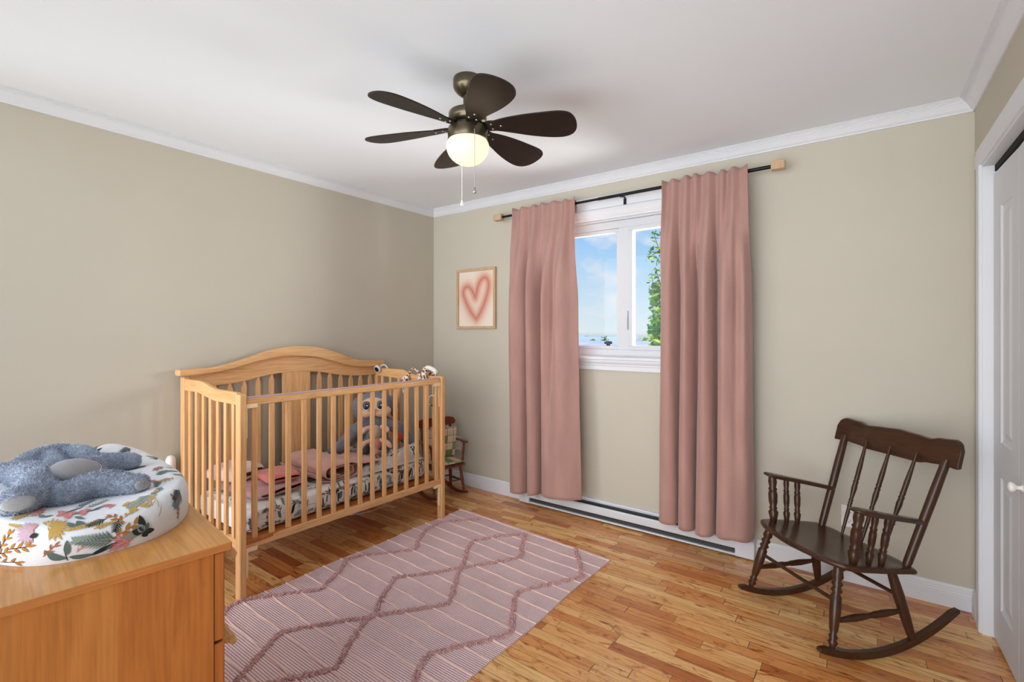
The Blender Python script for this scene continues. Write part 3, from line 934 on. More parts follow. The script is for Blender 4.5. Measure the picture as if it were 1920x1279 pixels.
def rug_xy(u, v):
    """u across, v along the rug (0 far, 1 near)"""
    y = RY0 + (RY1 - RY0) * v - .075 * u * (1 - .6 * v)
    xl = .748 - .055 * v + .006 * math.sin(v * 21) ; xr = 1.987 - .038 * v + .005 * math.sin(v * 17 + 1)
    x = xl + (xr - xl) * u
    y += .006 * math.sin(u * 4 + 1) * (1 - v) + .002 * math.sin(u * 31)
    return x, y
def rug_z(x, y):
    return .0065 + .0016 * noise.noise(V(x * 5, y * 5, 0)) 
rug = empty('area_rug', (1.33, -1.45, 0))
tag(rug, 'dusty pink woven rug with shaggy diamond lines beside the crib', 'rug')
ro = Matrix.Translation((-1.33, 1.45, 0))
b = MB(ro)
NUu, NVv = 60, 200
b.grid(lambda u, v: V(*rug_xy(u, v), rug_z(*rug_xy(u, v))), NUu, NVv)
# bound edges down to the floor
def edge(pa):
    vs = []
    for x, y in pa: vs += [V(x, y, rug_z(x, y)), V(x, y, .0008)]
    b.add(vs, [(2 * i, 2 * i + 1, 2 * i + 3, 2 * i + 2) for i in range(len(pa) - 1)])
edge([rug_xy(0, k / NVv) for k in range(NVv + 1)]); edge([rug_xy(1, k / NVv) for k in range(NVv + 1)])
edge([rug_xy(k / NUu, 0) for k in range(NUu + 1)]); edge([rug_xy(k / NUu, 1) for k in range(NUu + 1)])
b.build('woven_base', M['rug'], rug)
b = MB(ro)
k = 0
vv = .012
while vv < 1:
    pts = []
    for i in range(41):
        u = i / 40; x, y = rug_xy(u, vv)
        y += .002 * math.sin(u * 9 + k * 2.1)
        pts.append((x, y, rug_z(x, y) + .0012))
    b.tube(pts, .0048, 6, squash=.8)
    vv += .0545; k += 1
b.build('raised_cord', M['rug_cord'], rug); rug.children[-1]['kind'] = 'stuff'
LINES = [[(1.36, -2.44), (1.252, -2.276), (1.175, -2.146), (1.104, -2.025), (1.260, -1.807), (1.345, -1.701), (1.545, -1.433), (1.501, -1.354), (1.371, -1.167), (1.331, -1.08), (1.243, -.953), (1.184, -.838), (1.268, -.683), (1.392, -.55)],
         [(1.392, -.55), (1.493, -.737), (1.561, -.835), (1.377, -1.105), (1.259, -1.276), (1.139, -1.418), (1.253, -1.604), (1.321, -1.682), (1.341, -1.767), (1.433, -1.927), (1.505, -2.009), (1.397, -2.171), (1.30, -2.30), (1.19, -2.44)],
         [(.985, -.54), (.813, -.725), (.822, -.889), (.917, -1.05), (.982, -1.126), (.777, -1.374), (.751, -1.44), (.839, -1.554), (.910, -1.688), (.929, -1.723), (.711, -1.987), (.70, -2.05), (.80, -2.18), (.90, -2.31), (.82, -2.42)],
         [(1.755, -.545), (1.86, -.68), (1.955, -.82), (1.758, -1.143), (1.785, -1.216), (1.894, -1.383), (1.928, -1.428), (1.899, -1.496), (1.735, -1.738), (1.753, -1.80), (1.84, -1.95), (1.90, -2.05), (1.80, -2.20), (1.70, -2.34), (1.76, -2.44)]]
b = MB(ro); rn = random.Random(3)
for L in LINES:
    L = [V(x, y, 0) for x, y in L]
    for p, q in zip(L, L[1:]):
        n = int((q - p).length / .0042)
        d = (q - p).normalized(); s = V(-d.y, d.x, 0)
        for i in range(n):
            c_ = p.lerp(q, i / n) + V(.006 * noise.noise(V(i * .12, p.x * 9, p.y * 9)), .006 * noise.noise(V(i * .12, 7, p.y * 9)), 0)
            for _ in range(3):
                o_ = c_ + s * rn.uniform(-.012, .012) + d * rn.uniform(-.004, .004)
                z = rug_z(o_.x, o_.y)
                a_ = rn.uniform(0, 2 * PI); h_ = rn.uniform(.006, .013); r_ = rn.uniform(.0032, .0055)
                tip = V(math.cos(a_), math.sin(a_), 0) * rn.uniform(.002, .008)
                vs = [o_ + V(math.cos(a_ + w_) * r_, math.sin(a_ + w_) * r_, z) for w_ in (0, 2.1, 4.2)]
                vm = [o_ + tip * .6 + V(math.cos(a_ + w_) * r_ * 1.1, math.sin(a_ + w_) * r_ * 1.1, z + h_ * .6) for w_ in (0, 2.1, 4.2)]
                b.add(vs + vm + [o_ + tip + V(0, 0, z + h_)], [(0, 1, 4, 3), (1, 2, 5, 4), (2, 0, 3, 5), (3, 4, 6), (4, 5, 6), (5, 3, 6)], True)
b.build('shaggy_line', M['rug_tuft'], rug); rug.children[-1]['kind'] = 'stuff'

# ------------------------------------------------------------------ dresser
dr = empty('dresser', (1.999, -2.618, 0), R(-7))
tag(dr, 'orange-brown wooden dresser with lip pulls carrying the changing pad', 'dresser')
DL, DD, DH = .985, .485, .85
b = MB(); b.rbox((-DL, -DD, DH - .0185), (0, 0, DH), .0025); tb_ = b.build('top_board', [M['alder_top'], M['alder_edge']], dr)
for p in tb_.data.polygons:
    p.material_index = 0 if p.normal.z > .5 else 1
# side panel seen end-on: glued up from boards of slightly different tone
sb = [(-DD + .006, -.335), (-.335, -.205), (-.205, -.036)]
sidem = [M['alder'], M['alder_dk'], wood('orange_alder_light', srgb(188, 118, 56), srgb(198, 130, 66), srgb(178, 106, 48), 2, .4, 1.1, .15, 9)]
b = MB()
for k, (y0, y1) in enumerate(sb):
    b.cur = (2, 0, 1)[k] if k else 0
    b.box((-.026, y0, .02), (-.006, y1, DH - .0186))
b.cur = 0
b.build('side_panel', sidem, dr)
b = MB(); b.box((-DL + .006, -DD + .006, .02), (-DL + .026, -.036, DH - .0186)); b.build('side_panel', M['alder'], dr)
b = MB(); b.box((-DL + .026, -DD + .006, .04), (-.026, -DD + .012, DH - .02)); b.build('back_panel', M['alder'], dr)
b = MB(); b.box((-DL + .026, -DD + .02, .02), (-.026, -.05, .09)); b.build('plinth', M['alder_dk'], dr)
for x0, x1 in ((-DL + .008, -.008),):
    for z0, z1 in ((.630, .8285), (.365, .624), (.095, .359)):
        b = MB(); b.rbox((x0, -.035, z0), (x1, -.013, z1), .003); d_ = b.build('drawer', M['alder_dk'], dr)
        # lip pull: rounded tongue standing out under the top edge
        b = MB()
        prof = [(-.0135, z1 - .010), (.004, z1 - .006), (.016, z1 - .012), (.022, z1 - .024), (.019, z1 - .033), (.011, z1 - .035), (.005, z1 - .028), (-.004, z1 - .024), (-.0135, z1 - .028)]
        b.prism(prof, 0, x0 + .06, x1 - .030)
        b.build('pull', M['crib_h'], d_, bevel=.0015)
# ------------------------------------------------------------------ crib
M['crib_y'] = wood('honey_beech_rail', srgb(216, 158, 102), srgb(232, 182, 126), srgb(204, 142, 86), 1, .38, 1.0, .2)
CO = V(.37, -1.34, 0)
crib = empty('crib', CO)
tag(crib, 'honey coloured wooden crib with a curved headboard against the left wall', 'crib')
NF, FF, NB, FB = (.68, -2.0), (.742, -.660), (.055, -2.02), (.065, -.690)
TR = Matrix.Translation(-CO)
def post(p, h, name='post'):
    b = MB(TR)
    x, y = p
    b.rbox((x - .025, y - .017, 0), (x + .025, y + .017, h), .007, 3)
    return b.build(name, M['crib'], crib)
for p, h in ((NF, 1.022), (FF, 1.012), (NB, 1.075), (FB, 1.06)): post(p, h)
def panel(a, c):
    F_ = frame(a, c); return TR @ F_, (V(*c, 0) - V(*a, 0)).length
# --- drop side (front)
PM, L = panel(NF, FF)
def yx(y): return (y + 2.0) / 1.34 * L
b = MB(PM); b.rbox((.020, -.013, .962), (L - .020, .013, .997), .004); tr_ = b.build('top_rail', M['crib_y'], crib)
b = MB(PM); b.rbox((.022, -.0115, .9965), (L - .022, .0115, 1.005), .003); b.build('teething_strip', M['strip'], tr_)
b = MB(PM); b.rbox((.020, -.013, .245), (L - .020, .013, .285), .004); br_ = b.build('bottom_rail', M['crib_y'], crib)
for y in (-1.936, -1.850, -1.763, -1.675, -1.588, -1.500, -1.412, -1.324, -1.236, -1.148, -1.061, -.973, -.884, -.795, -.704):
    b = MB(PM); x = yx(y); b.rbox((x - .0135, -.008, .284), (x + .0135, .008, .9625), .003); b.build('slat', M['crib'], crib)
for x0, x1 in ((.016, .075), (L - .075, L - .016)):
    for z, par in ((.960, tr_), (.240, br_)):
        b = MB(PM); b.rbox((x0, -.0145, z - .012), (x1, .006, z + .010), .003); b.build('rail_glide', M['crib_knob'], par)
# drop-side rods and hardware
for x in (.024, L - .024):
    b = MB(PM); b.tube([(x, -.004, 1.0), (x, -.004, .80)], .005, 8); b.build('guide_rod', M['crib_knob'], crib)
    b = MB(PM); b.rbox((x - .006, -.012, .10), (x + .006, .004, .232), .002); b.build('guide_bracket', M['crib_knob'], crib)
b = MB(PM); b.box((L - .034, .012, .36), (L - .030, .030, .46)); b.box((L - .045, .012, .448), (L - .018, .016, .47)); b.build('hanger_bracket', M['chrome'], crib)
for z in (.44, .465, .505, .68):
    b = MB(PM); b.tube([(L + .0, .0 - .0252 + .05, z), (L + .0, .0249 + .0015, z)], .004, 10); b.build('bolt_hole', M['gap'], crib)
# --- headboard (back)
BMx, LB = panel(NB, FB)
def bx(y): return (y + 2.02) / 1.33 * LB
cap_t = [(-2.065, 1.119), (-1.90, 1.121), (-1.81, 1.135), (-1.67, 1.173), (-1.55, 1.212), (-1.43, 1.232), (-1.33, 1.235), (-1.20, 1.222), (-1.06, 1.180), (-.95, 1.138), (-.85, 1.113), (-.640, 1.104)]
cap_b = [(-2.065, 1.083), (-1.95, 1.084), (-1.82, 1.098), (-1.69, 1.130), (-1.57, 1.155), (-1.45, 1.166), (-1.35, 1.167), (-1.21, 1.150), (-1.08, 1.114), (-.97, 1.083), (-.85, 1.064), (-.640, 1.064)]
brd_b = [(-2.02, 1.010), (-1.88, 1.014), (-1.78, 1.017), (-1.70, 1.026), (-1.62, 1.041), (-1.53, 1.055), (-1.45, 1.061), (-1.35, 1.062), (-1.26, 1.055), (-1.19, 1.047), (-1.11, 1.032), (-1.02, 1.014), (-.93, 1.003), (-.85, .998), (-.69, .997)]
def crv(pts, y): 
    c = catmull([V(a, z, 0) for a, z in pts], 8); return interp([(p.x, p.y) for p in c], y)
ys = [-2.065 + (-.640 + 2.065) * k / 60 for k in range(61)]
b = MB(BMx); b.strip([(bx(y), crv(cap_b, y)) for y in ys], [(bx(y), crv(cap_t, y)) for y in ys], 1, -.042, .022)
b.build('headboard_cap', M['crib_y'], crib, bevel=.008, bseg=3)
ys2 = [-2.0 + 1.295 * k / 60 for k in range(61)]
b = MB(BMx); b.strip([(bx(y), crv(brd_b, y)) for y in ys2], [(bx(y), crv(cap_b, y) + .01) for y in ys2], 1, -.012, .010)
b.build('headboard_rail', M['crib_y'], crib, bevel=.002)
b = MB(BMx); b.rbox((.02, -.013, .245), (LB - .02, .013, .30), .004); b.build('bottom_rail', M['crib_y'], crib)
b = MB(BMx); b.box((bx(-1.455), -.008, .298), (bx(-1.261), .008, 1.066)); b.build('centre_panel', M['crib'], crib)
for y in (-1.955, -1.868, -1.782, -1.699, -1.614, -1.528, -1.189, -1.105, -1.017, -.930, -.845, -.757):
    zt = crv(brd_b, y) + .004; x = bx(y)
    b = MB(BMx); b.prism([(x - .014, .299), (x + .014, .299), (x + .014, zt - .040), (x + .005, zt - .006), (x + .005, zt), (x - .005, zt), (x - .005, zt - .006), (x - .014, zt - .040)], 1, -.008, .008)
    b.build('slat', M['crib'], crib, bevel=.002)
# --- end panels
def endpanel(a, c, tops, bots, nsl):
    EM, LE = panel(a, c)
    n = 40
    us = [.02 + (LE - .04) * k / n for k in range(n + 1)]
    b = MB(EM); b.strip([(u, sinterp(bots, u)) for u in us], [(u, sinterp(tops, u)) for u in us], 1, -.011, .011)
    b.build('end_rail', M['crib_h'], crib, bevel=.004)
    b = MB(EM); b.rbox((.02, -.011, .245), (LE - .02, .011, .295), .004); b.build('bottom_rail', M['crib_h'], crib)
    for k in range(nsl):
        u = .068 + (LE - .136) * k / (nsl - 1)
        b = MB(EM); b.rbox((u - .0135, -.008, .293), (u + .0135, .008, sinterp(bots, u) + .006), .003); b.build('slat', M['crib'], crib)
endpanel(NB, NF, [(.0, 1.066), (.19, 1.064), (.40, 1.031), (.7, 1.028)], [(0, .998), (.14, 1.0), (.40, .968), (.7, .965)], 7)
endpanel(FB, FF, [(.0, 1.045), (.26, 1.047), (.43, 1.013), (.8, 1.012)], [(0, .985), (.15, .982), (.40, .955), (.8, .95)], 7)
# mattress support
b = MB(TR); b.rbox((.085, -1.985, .268), (.70, -.69, .290), .004); b.build('mattress_base', M['alder_dk'], crib)

# ------------------------------------------------------------------ floral prints (drawn into the cloth's own mesh)
FL = {}
for k, c_ in dict(base=(238, 237, 236), green=(96, 112, 104), sage=(150, 160, 146), dark=(44, 50, 50), teal=(112, 132, 136), mustard=(198, 160, 84), ochre=(184, 122, 48), pink=(214, 108, 118), mauve=(196, 164, 172), rust=(176, 106, 62), coral=(222, 150, 134), peach=(228, 202, 182)).items():
    FL[k] = fabric('print_' + k, srgb(*c_), .05, 500, .85, .15, .1)
FLN = list(FL); FLM = [FL[k] for k in FLN]
def leaf_shape(b, S, u, v, ang, ln, wd, colr, lift=.0007, bend=0.0, n=6):
    """a pointed leaf or petal lying on the cloth surface S(u, v) (u, v in metres)"""
    b.cur = FLN.index(colr)
    L, Rr = [], []
    for i in range(n + 1):
        s = i / n
        a = ang + bend * (s - .5)
        cu = u + ln * s * math.cos(ang) - bend * ln * s * (1 - s) * math.sin(ang)
        cv = v + ln * s * math.sin(ang) + bend * ln * s * (1 - s) * math.cos(ang)
        w_ = wd * .5 * (math.sin(PI * min(1, s ** .8)) ** .8 if 0 < s < 1 else 0)
        L.append((cu - math.sin(a) * w_, cv + math.cos(a) * w_)); Rr.append((cu + math.sin(a) * w_, cv - math.cos(a) * w_))
    vs = [S(*p, lift) for p in L] + [S(*p, lift) for p in Rr]
    if any(p is None for p in vs): return
    b.add(vs, [(i, i + 1, n + 2 + i, n + 1 + i) for i in range(n)], True)
def stem(b, S, u, v, ang, ln, wd, colr, lift=.0006, bend=0.0, n=8):
    b.cur = FLN.index(colr)
    L, Rr = [], []
    for i in range(n + 1):
        s = i / n
        cu = u + ln * s * math.cos(ang) - bend * ln * s * (1 - s) * math.sin(ang)
        cv = v + ln * s * math.sin(ang) + bend * ln * s * (1 - s) * math.cos(ang)
        L.append((cu - math.sin(ang) * wd / 2, cv + math.cos(ang) * wd / 2)); Rr.append((cu + math.sin(ang) * wd / 2, cv - math.cos(ang) * wd / 2))
    vs = [S(*p, lift) for p in L] + [S(*p, lift) for p in Rr]
    if any(p is None for p in vs): return
    b.add(vs, [(i, i + 1, n + 2 + i, n + 1 + i) for i in range(n)], True)
def frond(b, S, u, v, ang, ln, colr, k=9, spread=.5, wd=None):
    stem(b, S, u, v, ang, ln, .0022, colr)
    for i in range(k):
        s = (i + 1) / (k + 1)
        for sg in (-1, 1):
            leaf_shape(b, S, u + ln * s * math.cos(ang), v + ln * s * math.sin(ang), ang + sg * (.95 - .4 * s), ln * spread * (1.05 - .6 * s), (wd or ln * .075), colr, .0008 + .0001 * i, sg * -.3, 4)
def sprig(b, S, u, v, ang, ln, colr, k=5, wd=.3, stemcol='rust'):
    stem(b, S, u, v, ang, ln, .002, stemcol)
    for i in range(k):
        s = (i + .6) / k
        sg = -1 if i % 2 else 1
        leaf_shape(b, S, u + ln * s * math.cos(ang), v + ln * s * math.sin(ang), ang + sg * .7, ln * .42, ln * .42 * wd, colr, .0009 + .0001 * i)
    leaf_shape(b, S, u + ln * math.cos(ang), v + ln * math.sin(ang), ang, ln * .4, ln * .4 * wd, colr, .001)
def protea(b, S, u, v, r, c1, c2, ang=0.0):
    for ring, (rr, cc, k) in enumerate(((1.0, c2, 13), (.8, c1, 11), (.52, c2, 8))):
        for i in range(k):
            a = ang + (i / k - .5) * 3.9 + ring * .13
            leaf_shape(b, S, u, v, a, r * rr * (.9 + .2 * ((i * 7) % 3) / 2), r * .19, c1 if (i + ring) % 3 == 0 else cc, .0008 + .00015 * ring + .00002 * i, 0, 5)
def dots(b, S, u, v, ang, ln, colr, k, rnd):
    for i in range(k):
        leaf_shape(b, S, u + math.cos(ang) * ln * i / k + rnd.uniform(-.01, .01), v + math.sin(ang) * ln * i / k + rnd.uniform(-.01, .01), ang + rnd.uniform(-.6, .6), .016, .009, colr, .0009)
def scatter_print(b, S, u0, u1, v0, v1, n, rnd, sc=1.0, cool=False):
    for _ in range(n):
        u, v, a = rnd.uniform(u0, u1), rnd.uniform(v0, v1), rnd.uniform(0, 2 * PI)
        k = rnd.random()
        if k < .24: frond(b, S, u, v, a, rnd.uniform(.05, .09) * sc, rnd.choice(['green', 'sage', 'teal', 'dark']), 7)
        elif k < .46: sprig(b, S, u, v, a, rnd.uniform(.05, .09) * sc, rnd.choice(['dark', 'green', 'teal', 'rust', 'dark'] if cool else ['mustard', 'ochre', 'rust', 'sage']), 5, .3, 'dark' if cool else 'rust')
        elif k < .62: protea(b, S, u, v, rnd.uniform(.022, .04) * sc, rnd.choice(['mauve', 'sage', 'peach', 'rust'] if cool else ['pink', 'coral', 'mustard']), rnd.choice(['mauve', 'sage', 'peach'] if cool else ['mauve', 'coral', 'peach']), a)
        elif k < .80:
            for q in range(rnd.randint(1, 3)): leaf_shape(b, S, u, v, a + q * .8, rnd.uniform(.04, .07) * sc, .018 * sc, rnd.choice(['dark', 'green', 'dark', 'sage']), .001 + .0001 * q, rnd.uniform(-.5, .5))
        else: dots(b, S, u, v, a, .07 * sc, rnd.choice(['dark', 'teal', 'rust'] if cool else ['mustard', 'rust', 'pink']), 7, rnd)

# ------------------------------------------------------------------ mattress with floral sheet
mt = empty('crib_mattress', (.375, -1.34, .29))
tag(mt, 'crib mattress in a white floral fitted sheet lying inside the crib', 'mattress')
MX0, MX1, MY0, MY1, MZ0, MZ1 = .092, .655, -1.965, -.715, .2905, .425
b = MB(Matrix.Translation((-.375, 1.34, -.29)))
def mat_surf(s, t_):
    """s = distance across: front bottom -> up the front -> over the top; t_ = y"""
    pass
# perimeter rounded-box sheet through a superellipse cross-section
def sheet(u, v):
    # u along y, v around the section in xz
    y = MY0 + (MY1 - MY0) * u
    e = min(u, 1 - u) * (MY1 - MY0)
    k = smooth01(e / .05)
    a = 2 * PI * v
    cx_, cz_ = (MX0 + MX1) / 2, (MZ0 + MZ1) / 2
    hx, hz = (MX1 - MX0) / 2 * (.93 + .07 * k), (MZ1 - MZ0) / 2 * (.75 + .25 * k)
    ex = .18
    ca_, sa_ = math.cos(a), math.sin(a)
    x = cx_ + hx * math.copysign(abs(ca_) ** ex, ca_); z = cz_ + hz * math.copysign(abs(sa_) ** (ex * 2.2), sa_)
    w_ = .004 * noise.noise(V(y * 14, v * 16, 1)) + .003 * noise.noise(V(y * 40, v * 8, 4))
    return V(x + w_, y, max(MZ0, z + w_))
b.grid(sheet, 110, 64, smooth=True)
for u in (0, 1):
    ring = [sheet(u, k / 64) for k in range(64)]
    b.add(ring, [tuple(range(64))], True)
rnd = random.Random(11)
def sheet_front(u, v, lift):   # u along y (m), v = height on the front face continuing over the top edge
    if not (0.01 < u < MY1 - MY0 - .01): return None
    uu = u / (MY1 - MY0)
    # section parameter: 0 at mid front, up to .25 at top centre
    if v < .135:
        vv = -.12 + .2 * (v / .135)
        p = sheet(uu, vv % 1.0); n_ = V(1, 0, .2)
        return p + n_ * lift * 1.6
    x = MX1 - (v - .135) - .02
    if x < MX0 + .02: return None
    return V(x, MY0 + u, MZ1 + .0045 + lift)
scatter_print(b, sheet_front, .02, 1.23, .01, .125, 170, rnd, .62, True)
scatter_print(b, sheet_front, .02, 1.23, .14, .60, 150, rnd, .75, True)
b.build('fitted_sheet', FLM, mt, recalc=False)

# crumpled floral quilt at the far end of the crib
TRQ = Matrix.Translation((-.38, .95, -.425))
qe = empty('floral_quilt', (.38, -.95, .425)); tag(qe, 'crumpled grey and white floral quilt bunched at the far end of the crib', 'blanket')
def quilt_z(x, y):
    fx = smooth01((x - .10) / .05) * smooth01((.655 - x) / .05); fy = smooth01((y + 1.27) / .06) * smooth01((-.735 - y) / .05)
    h_ = .018 + .050 * (.5 + .5 * noise.noise(V(x * 6, y * 5, 3))) + .045 * abs(noise.noise(V(x * 13 + y * 6, y * 11, 8))) + .016 * noise.noise(V(x * 30, y * 26, 1))
    h_ *= .55 + .75 * smooth01((y + 1.2) / .35)
    return .431 + max(.004, h_) * fx * fy
b = MB(TRQ)
def qf(u, v):
    x = .10 + .555 * u; y = -1.27 + .535 * v
    return V(x, y, quilt_z(x, y))
b.cur = FLN.index('base'); b.grid(qf, 80, 80)
b.grid(lambda u, v: V(.10 + .555 * u, -1.27 + .535 * v, .4305), 4, 4)
def quilt_s(u, v, lift):
    x = .12 + u; y = -1.25 + v
    if x > .64 or y > -.75: return None
    return V(x, y, quilt_z(x, y) + lift * 1.5 + .001)
scatter_print(b, quilt_s, 0, .5, 0, .5, 170, random.Random(5), .5, True)
FQ = list(FLM); FQ[0] = fabric('quilt_ground', srgb(206, 198, 194), .12, 500, nscale=20)
b.build('quilt_cloth', FQ, qe, recalc=False)

# folded pink blanket
M['blush'] = fabric('blush_muslin', srgb(206, 156, 146), .08, 420, nscale=12)
be = empty('folded_blanket', (.38, -1.38, .43), R(-4)); tag(be, 'thick folded blush pink blanket lying across the middle of the crib', 'blanket')
b = MB()
# a layered fold: the cloth runs round a flat spiral, swept across the crib
prof = []
for k in range(0, 120):
    a = k / 119 * 2 * PI * 2.25
    r_ = 1 - .30 * (k / 119) * 2
    prof.append((r_, a))
def foldp(k, s):
    r_, a = prof[k]
    hx_ = .135 * max(.15, r_); hz_ = .058 * max(.15, r_)
    ca_, sa_ = math.cos(a + PI), math.sin(a + PI)
    y = hx_ * math.copysign(abs(ca_) ** .55, ca_); z = .060 + hz_ * math.copysign(abs(sa_) ** .65, sa_)
    x = -.235 + .47 * s
    z *= 1 - .12 * s + .06 * noise.noise(V(s * 4, y * 14, 2))
    y += .02 * (s - .5) + .012 * noise.noise(V(s * 5, z * 20, 7))
    return V(x + .012 * noise.noise(V(a * .6, s * 3, 3)), y, max(.001, z))
b.grid(lambda u, v: foldp(int(round(u * 119)), v), 119, 26)
b.build('blanket_fold', M['blush'], be, solid=.004, recalc=False)
b = MB()
def tail(u, v):
    x = -.22 + .44 * v; y = .08 + .22 * u
    z = .075 * (1 - smooth01(u * 1.05)) * (.85 + .3 * noise.noise(V(v * 4, u * 3, 5))) + .052 * smooth01(u) + .010 * noise.noise(V(v * 12, u * 8, 2))
    return V(x + .02 * noise.noise(V(u * 3, v, 1)), y, z + .010)
b.grid(tail, 24, 30)
b.build('blanket_flap', M['blush'], be, solid=.004, recalc=False)

# small clothes at the near end
def soft_slab(name, lx, ly, lz, mat, seed, label, cat, loc, rz=0.0, ribs=0.0, n=30):
    e = empty(name, loc, rz); tag(e, label, cat)
    b = MB()
    def f(u, v):
        a = 2 * PI * v
        s = u * 2 - 1
        k = (1 - abs(s) ** 6) ** .5 if abs(s) < 1 else 0
        ca_, sa_ = math.cos(a), math.sin(a)
        y = ly / 2 * math.copysign(abs(ca_) ** .5, ca_) * (.86 + .14 * k)
        z = lz / 2 + lz / 2 * math.copysign(abs(sa_) ** .6, sa_) * (.25 + .75 * k)
        x = lx / 2 * s
        q = noise.noise(V(x * 12 + seed, y * 12, seed)) * .014 * (1 if z > lz * .3 else 0)
        z += q + ribs * math.sin(x * 2 * PI / .011) * (1 if z > lz * .2 else 0)
        y += .012 * noise.noise(V(x * 9, seed, 2)); 
        return V(x + .012 * noise.noise(V(y * 9, seed, 6)), y, max(.0, z))
    b.grid(f, n * (3 if ribs else 1), 36)
    b.build(name + '_cloth', mat, e, recalc=True)
    return e
M['mauve_knit'] = fabric('mauve_corduroy', srgb(188, 142, 144), .1, 300)
M['coral'] = fabric('coral_jersey', srgb(210, 116, 108), .08, 500)
M['cream_knit'] = fabric('cream_and_peach_jersey', srgb(230, 205, 194), .1, 500)
M['tan_knit'] = fabric('tan_jersey', srgb(196, 138, 96), .08, 500)
soft_slab('folded_sweater', .40, .30, .060, M['mauve_knit'], 3, 'folded mauve ribbed sweater at the near end of the crib, under the coral trousers', 'clothing', (.40, -1.755, .431), R(6), .0014)
soft_slab('folded_trousers', .24, .18, .045, M['coral'], 8, 'small coral pink trousers folded on top of the mauve sweater', 'clothing', (.46, -1.70, .4925), R(-8))
soft_slab('rumpled_shirt', .24, .20, .085, M['cream_knit'], 14, 'rumpled cream and peach baby shirt lying in the near corner of the crib', 'clothing', (.27, -1.845, .4925), R(20))

# ------------------------------------------------------------------ soft toys in the crib
M['grey_plush'] = fabric('grey_plush', srgb(112, 114, 124), .15, 260, nscale=30)
M['dk_plush'] = fabric('charcoal_plush', srgb(72, 74, 82), .15, 260, nscale=30)
M['peach_plush'] = fabric('peach_velour', srgb(224, 184, 152), .05, 500)
M['pink_plush'] = fabric('rose_velour', srgb(208, 138, 136), .06, 500)
M['palepink'] = fabric('pale_pink_velour', srgb(226, 184, 172), .06, 500)
M['eye_w'] = plain('eye_white', srgb(240, 240, 240), .25)
M['eye_b'] = plain('eye_slate', srgb(34, 42, 66), .15)
M['eye_l'] = plain('eye_lid_grey', srgb(94, 92, 100), .6)
tx, ty = .36, -.93
toy = empty('plush_animal', (tx, ty, .49)); tag(toy, 'grey big-eyed plush animal with a peach face sitting in the crib', 'soft toy')
face_dir = V(.75, -.55, .0).normalized()      # looks out into the room
fr = V(-face_dir.y, face_dir.x, 0)            # toy's left
def tp(f, s, z): return face_dir * f + fr * s + V(0, 0, z)
body = blob([('ball', tp(0, 0, .08), (.085, .085, .10)), ('ball', tp(0, 0, .18), (.07, .07, .09)),
             ('ball', tp(-.005, -.002, .322), (.104, .126, .098), Matrix.Rotation(math.atan2(face_dir.y, face_dir.x), 3, 'Z')),
             ('limb', [tp(.02, -.07, .19), tp(.04, -.15, .14), tp(.05, -.22, .06), tp(.06, -.29, .03)], [.045, .05, .045, .035]),
             ('limb', [tp(.02, .07, .19), tp(.03, .15, .15), tp(.02, .21, .07), tp(.03, .28, .035)], [.045, .05, .045, .035]),
             ('limb', [tp(.04, -.05, .05), tp(.12, -.10, .035)], [.05, .04]), ('limb', [tp(.04, .05, .05), tp(.11, .12, .035)], [.05, .04]),
             ('ball', tp(-.03, .128, .30), (.035, .035, .085)), ('ball', tp(-.03, -.128, .30), (.035, .035, .075))],
            'plush_body', M['grey_plush'], toy, .010, 5)
rotf = Matrix.Rotation(math.atan2(face_dir.y, face_dir.x), 3, 'Z')
b = MB()
b.ico(tp(.050, -.012, .318), 1, 3, (.066, .094, .070), rotf); b.ico(tp(.068, .040, .283), 1, 3, (.045, .062, .042), rotf); b.ico(tp(.068, -.062, .283), 1, 3, (.045, .058, .042), rotf)
b.build('face', M['peach_plush'], toy)
for s in (-1, 1):
    sc_ = -.022 + s * .047
    b = MB(); b.ico(tp(.100, sc_, .326), 1, 3, (.020, .032, .036), rotf); pe = b.build('eye_patch', M['eye_l'], toy)
    b = MB(); b.ico(tp(.112, sc_, .320), 1, 3, (.012, .022, .026), rotf); b.build('eye_white', M['eye_w'], pe)
    b = MB(); b.ico(tp(.1165, sc_, .3255), 1, 3, (.0105, .0205, .0238), rotf); b.build('pupil', M['eye_b'], pe)
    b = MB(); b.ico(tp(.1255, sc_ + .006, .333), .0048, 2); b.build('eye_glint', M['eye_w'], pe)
b = MB(); b.ico(tp(.120, -.022, .300), 1, 2, (.010, .012, .009), rotf); b.build('nose', M['eye_b'], toy)
b = MB(); b.tube([tp(.117, -.040, .268), tp(.120, -.022, .263), tp(.117, -.004, .268)], .0018, 6); b.build('mouth', M['eye_l'], toy)
b = MB(); b.tube(catmull([tp(.02, -.03, .41), tp(.03, -.045, .430), tp(.035, -.06, .425)], 4), [.010, .012, .013, .012, .012, .010, .008, .006, .003], 8)
b.tube(catmull([tp(.02, .02, .41), tp(.03, .03, .433), tp(.045, .035, .425)], 4), [.010, .012, .013, .012, .012, .010, .008, .006, .003], 8); b.build('hair_tuft', M['grey_plush'], toy)
# red patch on the toy's sleeve side
b = MB(); b.ico(tp(.075, .155, .095), 1, 2, (.022, .036, .032), rotf); b.build('sleeve_patch', fabric('red_felt', srgb(176, 74, 56), .06, 400), toy, )
